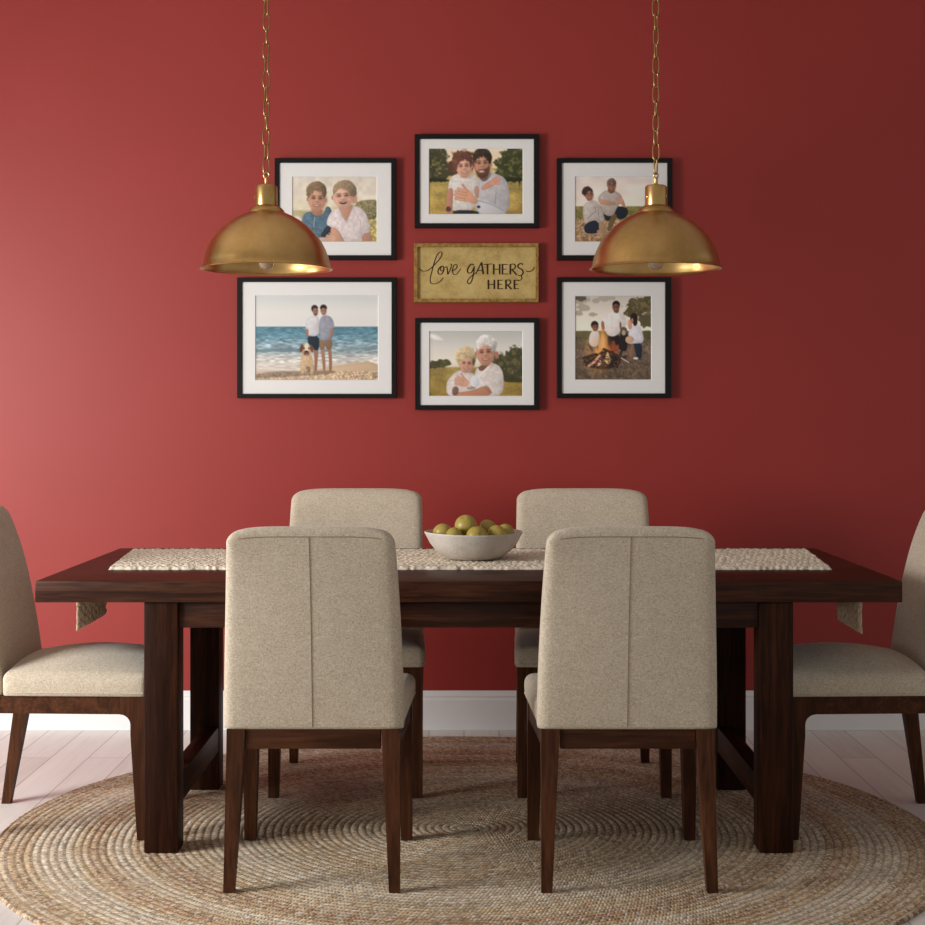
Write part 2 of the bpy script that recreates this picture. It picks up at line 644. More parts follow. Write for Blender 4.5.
# ------------------------------------------------------------------ chairs
def build_chair(D, wf=0.484, wr=0.452, rear_drop=0.0, zt=0.945, hw=0.231, tap=0.095, zr1=0.417, rake=0.042, crown_h=0.024, over=0.006):
    """front of the chair looks to +y; y=0 halfway between the front of the front legs and the heels"""
    t = empty('dining_chair')
    yf, yr = D / 2, -D / 2
    top_r = yr + rake            # rear face of the rear legs at the rail
    jy = top_r + 0.082            # where seat and backrest meet
    zr0 = zr1 - 0.051             # rails

    # backrest
    hz = (zt - zr1) / 2
    cut = 0.019
    bm = soft_box(hw, 0.040, hz + cut / 2, (0.030, 0.024, 0.026), 16, 3, 22, 5)
    for v in bm.verts:
        zz = max(0.0, v.co.z + hz - cut / 2)      # 0 at the bottom
        f = zz / (2 * hz)
        x, y = v.co.x, v.co.y
        e = abs(x) / hw
        xx = x * (1.0 - tap * f ** 1.6)
        thick = 1.0 - 0.22 * f
        lean = -0.062 * f ** 1.1 - 0.046 * f ** 3.4
        bow = -0.008 * (1 - e * e) * math.sin(PI * min(1, f))
        crown = -0.020 * (e ** 5.5) * max(0, (f - 0.72) / 0.28) ** 2
        v.co = (xx, y * thick + lean + (top_r + 0.041) + bow, zr1 + 0.0005 + zz + crown)

    def rear(f, x=0.0):
        e = abs(x) / hw
        return -0.040 * (1 - 0.22 * f) - 0.062 * f ** 1.1 - 0.046 * f ** 3.4 + top_r + 0.041 - 0.008 * (1 - e * e) * math.sin(PI * min(1, f))
    back = from_bm('backrest', bm, M['fabric'], t, angle=None)
    # seams on the rear of the backrest
    bm = bmesh.new()
    pts = []
    for i in range(31):
        f = 0.012 + (0.955 - 0.012) * i / 30
        pts.append((-0.002, rear(f) - 0.0002, zr1 + f * 2 * hz))
    add_tube(bm, pts, 0.0012, 6)
    from_bm('seam', bm, M['seam'], back)
    bm = bmesh.new()
    pts = []
    for i in range(25):
        x = -0.207 + 0.414 * i / 24
        e = abs(x) / hw
        f = 0.955
        crown = -0.020 * (e ** 5.5) * max(0, (f - 0.72) / 0.28) ** 2
        pts.append((x * (1 - tap * f ** 1.6), rear(f, x) + 0.0004 + 0.012 * max(0.0, (e - 0.80) / 0.2) ** 2.2, zr1 + f * 2 * hz + crown))
    add_tube(bm, pts, 0.0013, 6)
    from_bm('seam', bm, M['seam'], back)

    # seat cushion
    sy0, sy1 = jy - 0.002, yf + over
    hy = (sy1 - sy0) / 2
    sz0, sz1 = zr1 + 0.0005, zr1 + 0.069
    hzs = (sz1 - sz0) / 2
    cut = 0.014
    bm = soft_box(0.245, hy, hzs + cut / 2, (0.020, 0.020, 0.022), 16, 14, 3, 5)
    for v in bm.verts:
        fy = (v.co.y + hy) / (2 * hy)
        ex = abs(v.co.x) / 0.245
        k = (wr + 0.012 + (wf - wr) * fy) / 0.49
        zz = max(0.0, v.co.z + hzs - cut / 2)
        up = zz / (2 * hzs)
        z = sz0 + zz
        z += up * (crown_h * (1 - ex ** 2.4) * math.sin(PI * (0.12 + 0.76 * fy)) - 0.004)
        belly = 1 + 0.012 * math.sin(PI * up)
        v.co = (v.co.x * k * belly, v.co.y + (sy0 + sy1) / 2, z)
    seat = from_bm('seat', bm, M['fabric'], t, angle=None)
    # piping round the foot of the seat
    bm = bmesh.new()
    a, b = (wf + 0.012) / 2 + 0.0005, (wr + 0.014) / 2 + 0.0005
    pts = []
    for (x, y) in ((-b, sy0 + 0.03), (-a, sy1 - 0.012), (-a + 0.012, sy1 + 0.0005), (a - 0.012, sy1 + 0.0005), (a, sy1 - 0.012), (b, sy0 + 0.03)):
        pts.append((x, y, sz0 + 0.010))
    add_tube(bm, pts, 0.0022, 6)
    from_bm('piping', bm, M['fabric'], seat)

    # legs
    for sx in (-1, 1):
        # front leg: side outline with a soft fillet into the rail
        w0, w1 = 0.034, 0.061
        out = [(yf, zr1), (yf, 0.0), (yf - w0, 0.0), (yf - w1 + 0.008, 0.30)]
        cy, cz, rr = yf - w1 - 0.022, zr0 - 0.030, 0.030
        for i in range(7):
            aa = i / 6 * PI / 2
            out.append((cy + rr * math.cos(aa), cz + rr * math.sin(aa)))
        out += [(cy, zr1)]
        bm = bmesh.new()

        def fn(p, sx=sx):
            x, y, z = p
            f = z / zr1
            if x > 0.5:      # inner face
                return (sx * (wf / 2 - (0.033 + 0.012 * f)), y, z)
            return (sx * (wf / 2 - 0.001 * (1 - f)), y, z)
        add_prism(bm, out, 'x', 0.0, 1.0, fn, 0.0022)
        from_bm('leg', bm, M['chair_z'], t)
    for sx in (-1, 1):
        bm = bmesh.new()
        out = [(top_r, zr1), (top_r - 0.001, zr0), (yr, -rear_drop), (yr + 0.027, -rear_drop), (top_r + 0.044, zr0 - 0.01), (top_r + 0.048, zr1)]

        def fn(p, sx=sx):
            x, y, z = p
            f = max(0, z) / zr1
            if x > 0.5:
                return (sx * (wr / 2 - (0.030 + 0.020 * f) + 0.002 * (1 - f)), y, z)
            return (sx * (wr / 2 + 0.002 * (1 - f) - 0.002), y, z)
        add_prism(bm, out, 'x', 0.0, 1.0, fn, 0.0022)
        from_bm('leg', bm, M['chair_z'], t)
    # rails under the seat
    bm = bmesh.new()
    iw = wf / 2 - 0.044
    add_box(bm, -iw, iw, yf - 0.030, yf - 0.004, zr0, zr1, 0.0015)
    iw = wr / 2 - 0.051
    add_box(bm, -iw, iw, top_r + 0.004, top_r + 0.028, zr0, zr1, 0.0015)
    for sx in (-1, 1):
        xo0, xo1 = sx * (wr / 2 - 0.004), sx * (wf / 2 - 0.003)
        xi0, xi1 = xo0 - sx * 0.024, xo1 - sx * 0.024
        ya, yb = top_r + 0.0485, yf - 0.0805
        add_prism(bm, [(xo0, ya), (xo1, yb), (xi1, yb), (xi0, ya)], 'z', zr0, zr1)
    from_bm('seat_frame', bm, M['chair_x'], t, angle=25)
    return t


CH = 'upholstered dining chairs around the table'
# camera side: heels towards the camera
near = build_chair(0.508, hw=0.234, zt=0.938, zr1=0.409)
near.location = (-0.390, 3.835 + 0.254, ZO)
near.rotation_euler = (0, 0, math.radians(0.0))
tag(near, 'beige linen dining chair seen from behind, left one on the near side of the table', 'chair', CH)
c2 = copy_tree(near)
c2.location = (0.424, 3.835 + 0.254, ZO)
tag(c2, 'beige linen dining chair seen from behind, right one on the near side of the table', 'chair', CH)
# wall side: fronts towards the camera
far = build_chair(0.508, wf=0.494, wr=0.468, zt=0.961, hw=0.239, tap=0.04)
far.location = (-0.379, 4.786 + 0.254, ZO)
far.rotation_euler = (0, 0, PI)
tag(far, 'beige linen dining chair facing out between table and red wall, left of the fruit bowl', 'chair', CH)
c4 = copy_tree(far)
c4.location = (0.417, 4.786 + 0.254, ZO)
tag(c4, 'beige linen dining chair facing out between table and red wall, right of the fruit bowl', 'chair', CH)
# heads of the table
head = build_chair(0.560, wf=0.484, wr=0.455, rear_drop=ZO - 0.0003, zr1=0.412, rake=0.054, crown_h=0.046, over=-0.003)
head.location = (-0.906 - 0.280, 4.553, ZO)
head.rotation_euler = (0, 0, -PI / 2)
tag(head, 'brightly lit beige dining chair in profile at the left head of the table', 'chair', CH)
c6 = build_chair(0.538, wf=0.484, wr=0.455, rear_drop=ZO - 0.0003, zr1=0.412, rake=0.040, crown_h=0.046, over=-0.003)
c6.location = (0.928 + 0.269, 4.553, ZO)
c6.rotation_euler = (0, 0, PI / 2)
tag(c6, 'shadowed beige dining chair in profile at the right head of the table', 'chair', CH)

# ------------------------------------------------------------------ runner
def smooth_noise(X, Y, cell, seed):
    rg = np.random.default_rng(seed)
    N = rg.random((64, 64))
    fx, fy = X / cell + 1000, Y / cell + 1000
    ix, iy = np.floor(fx).astype(int), np.floor(fy).astype(int)
    tx, ty = fx - ix, fy - iy
    tx, ty = tx * tx * (3 - 2 * tx), ty * ty * (3 - 2 * ty)

    def at(a, b):
        return N[(a + 13 * (b // 64)) % 64, (b + 29 * (a // 64)) % 64]
    return (at(ix, iy) * (1 - tx) + at(ix + 1, iy) * tx) * (1 - ty) + (at(ix, iy + 1) * (1 - tx) + at(ix + 1, iy + 1) * tx) * ty


def knit_sheet(name, w, l, mat, amp, thick, nx, ny, period, drop_edges=True):
    """w along x, l along y, chunky braid relief on top; local origin at the middle of the underside"""
    u = np.linspace(-0.5, 0.5, nx)
    v = np.linspace(-0.5, 0.5, ny)
    U, V = np.meshgrid(u, v, indexing='ij')
    X, Y = U * w, V * l
    row = Y / period
    fr = row - np.floor(row)
    rid = np.floor(row)
    tw = np.where(rid % 2 == 0, 1.0, -1.0)
    X0, Y0 = X, Y
    Y = Y + 0.005 * (smooth_noise(X0, Y0, 0.03, 1) - 0.5)
    X = X + 0.010 * (smooth_noise(X0, Y0, 0.022, 2) - 0.5)
    row = Y / period
    fr = row - np.floor(row)
    rid = np.floor(row)
    tw = np.where(rid % 2 == 0, 1.0, -1.0)
    ph = X / (period * 1.05) + tw * (fr - 0.5) * 0.9 + rid * 0.37
    lump = np.abs(np.cos(PI * ph)) ** 0.7
    ridge = np.sqrt(np.clip(1 - (2 * fr - 1) ** 2, 0, 1))
    h = thick * 0.55 + amp * (0.35 * ridge + 0.65 * ridge * lump) + RNG.normal(0, amp * 0.06, X.shape)
    h = h * (0.80 + 0.4 * smooth_noise(X, Y, 0.012, 5))
    ex = np.clip((0.5 - np.abs(U)) * w / 0.006, 0, 1)
    ey = np.clip((0.5 - np.abs(V)) * l / 0.006, 0, 1)
    h = h * np.sqrt(np.clip(ex * ey, 0, 1))
    X, Y = X0, Y0
    jag = 0.006 * (smooth_noise(X, Y * 0, 0.010, 3) - 0.5) + 0.006 * (smooth_noise(X, Y * 0, 0.05, 4) - 0.5)
    Yj = Y + np.sign(V) * jag * (np.abs(V) > 0.47)
    jx = 0.0035 * np.sin(Y / period * 2 * PI + 0.5)
    Xj = X + np.sign(U) * jx * (np.abs(U) > 0.495)
    top = np.stack([Xj, Yj, h + 0.0008], -1).reshape(-1, 3)
    bot = np.stack([Xj, Yj, np.zeros_like(h)], -1).reshape(-1, 3)
    idx = np.arange(nx * ny).reshape(nx, ny)
    q = np.stack([idx[:-1, :-1], idx[1:, :-1], idx[1:, 1:], idx[:-1, 1:]], -1).reshape(-1, 4)
    n = nx * ny
    qb = q[:, ::-1] + n
    rim = np.concatenate([idx[:, 0], idx[-1, 1:], idx[-2::-1, -1], idx[0, -2:0:-1]])
    r2 = np.roll(rim, -1)
    qs = np.stack([r2, rim, rim + n, r2 + n], -1)
    me = bpy.data.meshes.new(name)
    me.from_pydata(np.concatenate([top, bot]).tolist(), [], np.concatenate([q, qb, qs]).tolist())
    me.update()
    return link(name, me, mat)


o = knit_sheet('table_runner', 2.15, 0.60, M['knit'], 0.0074, 0.005, 680, 210, 0.0190)
for v in o.data.vertices:      # the far edge is the longer one
    v.co.x *= 1.0 + 0.06 * (v.co.y / 0.60 + 0.5)
o.location = (0.019, 4.470 + 0.30, TOP + 0.0006)
tag(o, 'long cream chunky knit runner lying down the middle of the walnut table', 'table runner')


def hanging_end(x, y0, y1, z0a, z0b, label, flip):
    """woven cloth end hanging straight down from the underside of the tabletop"""
    w, h = y1 - y0, 0.110
    o = knit_sheet('hanging_cloth', h, w, M['knit2'], 0.006, 0.004, 60, 190, 0.022)
    me = o.data
    z1 = ZO + 0.6996
    me.flip_normals()
    for v in me.vertices:
        a, b, c = v.co
        f = (b / w + 0.5)
        top = z1
        bot = z0a + (z0b - z0a) * f
        k = a / h + 0.5
        v.co = (-c * flip, b, bot + (top - bot) * min(1.0, max(0.0, k)) - z1)
    o.location = (x, (y0 + y1) / 2, z1)
    tag(o, label, 'cloth', 'woven cloth ends under the tabletop')


hanging_end(-1.142, 4.42, 4.76, ZO + 0.585, ZO + 0.587, 'small tan woven cloth end hanging below the left end of the tabletop', -1)
hanging_end(1.152, 4.34, 4.61, ZO + 0.588, ZO + 0.592, 'small tan woven cloth end hanging below the right end of the tabletop', 1)

# ------------------------------------------------------------------ bowl and fruit
BOWL = (0.030, 4.70)
BZ = TOP + 0.0135


def build_bowl():
    prof = [(0.0001, 0.003), (0.060, 0.003), (0.068, 0.0), (0.078, 0.0005), (0.088, 0.004), (0.103, 0.013), (0.121, 0.028), (0.137, 0.048),
            (0.147, 0.067), (0.1535, 0.0785), (0.1545, 0.0815), (0.1530, 0.0838), (0.1500, 0.0832), (0.1480, 0.0795), (0.139, 0.066), (0.118, 0.050),
            (0.085, 0.040), (0.05, 0.036), (0.0001, 0.035)]
    bm = bmesh.new()
    add_lathe(bm, prof, 96)
    bmesh.ops.remove_doubles(bm, verts=bm.verts[:], dist=3e-4)
    for v in bm.verts:
        k = 1 + 0.006 * math.sin(3 * math.atan2(v.co.y, v.co.x))
        v.co.x *= k
        v.co.y *= k
        v.co.z += 0.0012 * math.sin(2 * math.atan2(v.co.y, v.co.x) + 1) * (v.co.z / 0.09)
    o = from_bm('fruit_bowl', bm, M['bowl'], angle=60)
    o.location = (BOWL[0], BOWL[1], BZ)
    tag(o, 'wide pale stoneware bowl holding green fruit on the cream runner', 'bowl')


build_bowl()


def fruit_mesh():
    prof = []
    n = 22
    for i in range(n + 1):
        a = PI * i / n
        r = math.sin(a)
        z = -math.cos(a)
        if i == n:
            r = 0.0
        z = z * 0.97 - 0.10 * math.exp(-(r / 0.17) ** 2) * (1 if z > 0 else -0.4)
        prof.append((max(r, 0.0004), z))
    bm = bmesh.new()
    add_lathe(bm, prof, 40)
    bmesh.ops.remove_doubles(bm, verts=bm.verts[:], dist=2e-3)
    for v in bm.verts:
        th = math.atan2(v.co.y, v.co.x)
        k = 1 + 0.015 * math.sin(2 * th + 0.6) + 0.010 * math.sin(3 * th)
        v.co.x *= k
        v.co.y *= k
    return bm


FR = [  # dx, dy, dz (centre above the bowl's foot), radius, squash, tilt, label
    (-0.024, -0.004, 0.1020, 0.0350, 1.00, (0.5, 0.3), 'largest yellow-green fruit resting on top of the others in the bowl'),
    (-0.096, 0.004, 0.0775, 0.0320, 0.94, (0.9, 0.5), 'green fruit at the far left side of the bowl'),
    (-0.062, -0.056, 0.0735, 0.0275, 0.96, (0.3, 1.0), 'low green fruit in the bowl, just left of and below the largest one'),
    (0.010, -0.064, 0.0725, 0.0335, 0.98, (1.2, 0.2), 'green fruit at the front of the bowl, below the largest one'),
    (0.046, 0.040, 0.0930, 0.0280, 0.86, (0.3, -0.4), 'yellowish fruit at the back of the bowl, right of the largest one'),
    (0.073, -0.034, 0.0760, 0.0305, 0.94, (1.0, -0.6), 'green fruit at the front of the bowl, second from its right side'),
    (0.100, 0.020, 0.0785, 0.0285, 0.94, (0.5, -0.9), 'green fruit at the far right side of the bowl'),
]
first = None
for dx, dy, dz, r, sq, tl, lab in FR:
    if first is None:
        first = from_bm('green_fruit', fruit_mesh(), M['fruit'], angle=None)
        o = first
    else:
        o = first.copy()
        COL.objects.link(o)
    o.location = (BOWL[0] + dx, BOWL[1] + dy, BZ + dz)
    o.scale = (r, r, r * sq)
    o.rotation_euler = (tl[0], tl[1], dx * 40)
    tag(o, lab, 'fruit', 'green fruit in the bowl')

# ------------------------------------------------------------------ pendant lamps
def build_pendant():
    t = empty('pendant_lamp')
    # local z = 0 at the rim plane
    prof = [(0.2060, 0.0000), (0.2075, 0.0015), (0.2065, 0.0035), (0.2020, 0.0055), (0.1995, 0.0100), (0.1975, 0.0240), (0.1925, 0.0420),
            (0.1845, 0.0640), (0.1725, 0.0870), (0.1560, 0.1090), (0.1350, 0.1310), (0.1110, 0.1500), (0.0840, 0.1660), (0.0600, 0.1765),
            (0.0500, 0.1805)]
    inner = [(r - 0.0022, z - 0.0016) for r, z in prof[3:]]
    full = prof + inner[::-1] + [(0.2035, 0.0012)]
    bm = bmesh.new()
    add_lathe(bm, full + [full[0]], 96)
    bmesh.ops.remove_doubles(bm, verts=bm.verts[:], dist=1e-5)
    from_bm('lamp_shade', bm, M['brass'], t, angle=50)
    bm = bmesh.new()
    add_lathe(bm, [(0.0540, 0.1740), (0.0570, 0.1760), (0.0572, 0.1800), (0.0555, 0.1840), (0.0480, 0.1915), (0.0420, 0.1960), (0.0375, 0.1985),
                   (0.020, 0.1988)], 56, cap1=True, cap0=True)
    from_bm('collar', bm, M['brass'], t, angle=40)
    bm = bmesh.new()
    add_lathe(bm, [(0.0340, 0.1990), (0.0345, 0.2010), (0.0345, 0.2540), (0.0332, 0.2590), (0.0290, 0.2625), (0.0120, 0.2640)], 56, cap0=True, cap1=True)
    cap = from_bm('socket_cap', bm, M['brass'], t, angle=30)
    for k in range(3):
        bm = bmesh.new()
        a = -PI / 2 + k * 2 * PI / 3 + 0.55
        d = Vector((math.cos(a), math.sin(a), 0))
        add_tube(bm, [d * 0.0337 + Vector((0, 0, 0.226)), d * 0.0367 + Vector((0, 0, 0.226)), d * 0.0377 + Vector((0, 0, 0.226))],
                 [0.0052, 0.0052, 0.0036], 12)
        from_bm('screw', bm, M['brass'], cap)
    bm = bmesh.new()
    add_lathe(bm, [(0.0085, 0.2635), (0.0085, 0.2660), (0.0062, 0.2680), (0.0058, 0.2830), (0.0070, 0.2850), (0.0050, 0.2880)], 24, cap0=True, cap1=True)
    ring = [(0.0085 * math.cos(a), 0, 0.2945 + 0.0085 * math.sin(a)) for a in [2 * PI * k / 20 for k in range(20)]]
    add_tube(bm, ring, 0.0024, 8, closed=True)
    from_bm('stem', bm, M['brass'], t, angle=40)
    bm = bmesh.new()
    add_lathe(bm, [(0.022, 0.1775), (0.022, 0.088), (0.019, 0.082), (0.016, 0.080)], 32, cap0=True, cap1=True)
    from_bm('lamp_socket', bm, M['brass'], t, angle=40)
    bm = bmesh.new()
    add_lathe(bm, [(0.0135, 0.0795), (0.0140, 0.074), (0.0180, 0.060), (0.0240, 0.042), (0.0260, 0.029), (0.0240, 0.016), (0.0180, 0.0055), (0.009, 0.0002),
                   (0.0004, -0.001)], 32, cap0=True, cap1=True)
    from_bm('bulb', bm, M['glass'], t, angle=60)
    # chain
    L, W, wr_, pitch = 0.0440, 0.0100, 0.0027, 0.0450
    z = 0.2945 + 0.0085 + 0.0035
    ceil_l = 3.1 - (1.677 + ZO)
    proto = None
    k = 0
    while z + 0.054 < ceil_l - 0.03:
        if proto is None:
            bm = bmesh.new()
            pts = []
            for i in range(28):
                a = 2 * PI * i / 28
                s, c = math.sin(a), math.cos(a)
                half = 0.0545 / 2 - 0.0021
                zz = half * (abs(s) ** 0.75) * (1 if s >= 0 else -1)
                pts.append((W * (abs(c) ** 0.55) * (1 if c >= 0 else -1), 0, zz))
            add_tube(bm, pts, wr_, 8, closed=True)
            l = from_bm('chain_link', bm, M['chain'], t, angle=None)
            proto = l
        else:
            l = proto.copy()
            COL.objects.link(l)
        l.location = (0.0006 * math.sin(k * 2.1), 0.0006 * math.cos(k * 1.7), z - 0.010 + 0.0545 / 2)
        l.rotation_euler = (0, 0, math.radians((28 if k % 2 == 0 else 118) + 14 * math.sin(k * 1.9)))
        z += pitch
        k += 1
    bm = bmesh.new()
    add_lathe(bm, [(0.0005, z - 0.006), (0.006, z - 0.004), (0.008, ceil_l - 0.030), (0.030, ceil_l - 0.026), (0.055, ceil_l - 0.012), (0.060, ceil_l - 0.0005)],
              40, cap0=True, cap1=True)
    from_bm('ceiling_rose', bm, M['brass'], t, angle=40)
    return t


p1 = build_pendant()
p1.location = (-0.618, TABLE_Y, 1.677 + ZO)
tag(p1, 'brass dome pendant lamp on a chain, over the left half of the table', 'lamp', 'brass pendant lamps over the table')
p2 = copy_tree(p1)
p2.location = (0.600, TABLE_Y, 1.677 + ZO)
p2.rotation_euler = (0, 0, 0.5)
tag(p2, 'brass dome pendant lamp on a chain, over the right half of the table', 'lamp', 'brass pendant lamps over the table')

# ------------------------------------------------------------------ framed photographs
FACE = WALL - 0.030                       # front of the frames


def wx(px):
    return (px - 464.0) / 1500.0 * FACE


def wz(py):
    return EYE + (415.0 - py) / 1500.0 * FACE


class Paint:
    """a small soft-edged painter for the prints; coordinates are free units over a rectangle"""

    def __init__(self, x0, y0, x1, y1, width=200):
        self.W = width
        self.H = int(round(width * (y1 - y0) / (x1 - x0)))
        self.px = (x1 - x0) / width
        xs = x0 + (np.arange(self.W) + 0.5) * (x1 - x0) / self.W
        ys = y0 + (np.arange(self.H) + 0.5) * (y1 - y0) / self.H
        self.X, self.Y = np.meshgrid(xs, ys)
        self.C = np.zeros((self.H, self.W, 3))
        self.x0, self.y0, self.x1, self.y1 = x0, y0, x1, y1

    def vgrad(self, stops):
        ys = self.Y[:, 0]
        for i in range(3):
            self.C[..., i] = np.interp(ys, [s[0] for s in stops], [s[1][i] for s in stops])[:, None]

    def blend(self, a, col, op=1.0, tex=None):
        a = np.clip(a, 0, 1)[..., None] * op
        col = np.array(col, float)
        if tex:
            cell, amp, seed = tex[:3]
            st = tex[3] if len(tex) > 3 else 1.0
            n = 0.6 * self.value_noise(cell, seed, st) + 0.4 * self.value_noise(cell * 2.3, seed + 50, st) - 0.5
            col = col * (1 + 2 * amp * n)[..., None]
        self.C = self.C * (1 - a) + col * a

    def ell(self, cx, cy, rx, ry, col, rot=0.0, soft=None, op=1.0, tex=None):
        s = soft if soft is not None else 1.4 * self.px
        c, sn = math.cos(math.radians(rot)), math.sin(math.radians(rot))
        dx, dy = self.X - cx, self.Y - cy
        u, v = (dx * c + dy * sn) / rx, (-dx * sn + dy * c) / ry
        d = (np.sqrt(u * u + v * v) - 1) * min(rx, ry)
        self.blend(0.5 - d / s, col, op, tex)

    def poly(self, pts, col, smooth=2, soft=None, op=1.0, tex=None, shade=0.22):
        s = soft if soft is not None else 1.4 * self.px
        P = np.array(pts, float)
        for _ in range(smooth):
            Q = np.roll(P, -1, 0)
            P = np.stack([0.75 * P + 0.25 * Q, 0.25 * P + 0.75 * Q], 1).reshape(-1, 2)
        A, B = P, np.roll(P, -1, 0)
        dm = np.full(self.X.shape, 1e9)
        ins = np.zeros(self.X.shape, bool)
        for (ax, ay), (bx, by) in zip(A, B):
            ex, ey = bx - ax, by - ay
            L = ex * ex + ey * ey
            if L < 1e-9:
                continue
            t = np.clip(((self.X - ax) * ex + (self.Y - ay) * ey) / L, 0, 1)
            dm = np.minimum(dm, (self.X - ax - t * ex) ** 2 + (self.Y - ay - t * ey) ** 2)
            if ay != by:
                ins ^= ((ay > self.Y) != (by > self.Y)) & (self.X < (bx - ax) * (self.Y - ay) / (by - ay) + ax)
        d = np.sqrt(dm)
        d = np.where(ins, -d, d)
        # rounded look: brighter towards the left and top, darker along the right and lower rim
        bx0, by0 = P.min(0)
        bx1, by1 = P.max(0)
        sz = min(bx1 - bx0, by1 - by0)
        u = (self.X - (bx0 + bx1) / 2) / (bx1 - bx0 + 1e-6)
        v = (self.Y - (by0 + by1) / 2) / (by1 - by0 + 1e-6)
        rim = np.clip(1 + d / (0.22 * sz + 1e-6), 0, 1)
        if sz > 14 * self.px / 3 and shade > 0:
            k = 1 - shade * (0.55 * u + 0.35 * v + 0.35 * rim ** 2)
            col = np.array(col, float) * np.clip(k, 0.5, 1.25)[..., None]
        self.blend(0.5 - d / s, col, op, tex)

    def line(self, pts, w, col, op=1.0):
        dm = np.full(self.X.shape, 1e9)
        for (ax, ay), (bx, by) in zip(pts[:-1], pts[1:]):
            ex, ey = bx - ax, by - ay
            L = ex * ex + ey * ey + 1e-9
            t = np.clip(((self.X - ax) * ex + (self.Y - ay) * ey) / L, 0, 1)
            dm = np.minimum(dm, (self.X - ax - t * ex) ** 2 + (self.Y - ay - t * ey) ** 2)
        d = np.sqrt(dm) - w / 2
        self.blend(0.5 - d / (1.4 * self.px), col, op)

    def value_noise(self, cell, seed, stretch=1.0):
        rg = np.random.default_rng(seed)
        gx = int((self.x1 - self.x0) / (cell * stretch)) + 3
        gy = int((self.y1 - self.y0) / cell) + 3
        N = rg.random((gy, gx))
        fx = (self.X - self.x0) / (cell * stretch)
        fy = (self.Y - self.y0) / cell
        ix, iy = fx.astype(int), fy.astype(int)
        tx, ty = fx - ix, fy - iy
        tx, ty = tx * tx * (3 - 2 * tx), ty * ty * (3 - 2 * ty)
        return (N[iy, ix] * (1 - tx) + N[iy, ix + 1] * tx) * (1 - ty) + (N[iy + 1, ix] * (1 - tx) + N[iy + 1, ix + 1] * tx) * ty

    def mottle(self, cell, amp, seed, y0=None, y1=None, x0=None, x1=None, stretch=1.0):
        n = (self.value_noise(cell, seed, stretch) - 0.5) * 2 * amp
        m = np.ones(self.X.shape)
        if y0 is not None:
            m *= self.Y > y0
        if y1 is not None:
            m *= self.Y < y1
        if x0 is not None:
            m *= self.X > x0
        if x1 is not None:
            m *= self.X < x1
        self.C = np.clip(self.C * (1 + (n * m)[..., None]), 0, 255)

    def foliage(self, blobs, col, seed, light=None):
        n = self.value_noise(14 * self.px / 3, seed) * 0.6 + self.value_noise(34 * self.px / 3, seed + 1) * 0.4
        for cx, cy, rx, ry in blobs:
            d = np.sqrt(((self.X - cx) / rx) ** 2 + ((self.Y - cy) / ry) ** 2) - 1
            self.blend(0.5 - (d + (n - 0.5) * 0.8) * 4, col, 0.95)
            if light:
                self.blend((0.5 - (d + (n - 0.5)) * 3) * np.clip((n - 0.5) * 3, 0, 1), light, 0.7)

    def face(self, cx, cy, rx, ry, skin, rot=0, smile=True, eye=(60, 42, 36), open_mouth=False, gaze=0.0):
        """a head seen from the front: ears, shaded skin, brows, eyes, nose and mouth"""
        sk = np.array(skin, float)
        c, s = math.cos(math.radians(rot)), math.sin(math.radians(rot))
        hi = np.clip(sk * np.array([1.12, 1.12, 1.10]), 0, 250)

        def at(u, v):
            return cx + (u * rx) * c - (v * ry) * s, cy + (u * rx) * s + (v * ry) * c

        def spot(u, v, a, b, col, op=1.0, soft=None):
            x, y = at(u, v)
            self.ell(x, y, rx * a, ry * b, col, rot, soft=soft, op=op)
        big = rx * 0.5
        for sd in (-1, 1):
            spot(sd * 0.97, 0.02, 0.15, 0.19, sk * 0.80)
        spot(0, 0, 0.98, 0.92, sk)
        spot(0, 0.30, 0.80, 0.70, sk)
        spot(0.62, 0.15, 0.45, 0.75, sk * 0.76, 0.6, big)
        spot(-0.30, -0.35, 0.50, 0.35, hi, 0.55, big)
        spot(0, 0.88, 0.45, 0.14, sk * 0.74, 0.6, ry * 0.25)
        for sd in (-1, 1):
            spot(sd * 0.37 + gaze, -0.10, 0.27, 0.15, sk * 0.70, 0.75, rx * 0.25)
            spot(sd * 0.37 + gaze, -0.27, 0.22, 0.045, sk * 0.42, 0.65, rx * 0.1)
            spot(sd * 0.36 + gaze, -0.09, 0.15, 0.050, np.array(eye, float), 0.85, rx * 0.1)
            spot(sd * 0.52 + gaze, 0.24, 0.20, 0.16, np.clip(sk * np.array([1.12, 0.98, 0.94]), 0, 250), 0.6, rx * 0.3)
            spot(sd * 0.40 + gaze, 0.40, 0.06, 0.16, sk * 0.74, 0.5, rx * 0.12)
        spot(gaze - 0.04, 0.05, 0.07, 0.20, hi, 0.5, rx * 0.12)
        spot(gaze + 0.03, 0.23, 0.17, 0.06, sk * 0.62, 0.6, rx * 0.14)
        if open_mouth:
            spot(gaze, 0.50, 0.36, 0.15, (150, 84, 78), 0.9, rx * 0.1)
            spot(gaze, 0.51, 0.29, 0.11, (84, 36, 36), 0.95, rx * 0.08)
            spot(gaze, 0.45, 0.22, 0.045, (214, 200, 190), 0.9, rx * 0.06)
        elif smile:
            spot(gaze, 0.51, 0.36, 0.095, sk * np.array([0.74, 0.56, 0.56]), 0.9, rx * 0.1)
            spot(gaze, 0.495, 0.25, 0.042, (216, 204, 194), 0.85, rx * 0.07)
            spot(gaze, 0.66, 0.26, 0.04, sk * 0.74, 0.5, rx * 0.12)
        else:
            spot(gaze, 0.50, 0.26, 0.045, (140, 76, 70), 0.8)

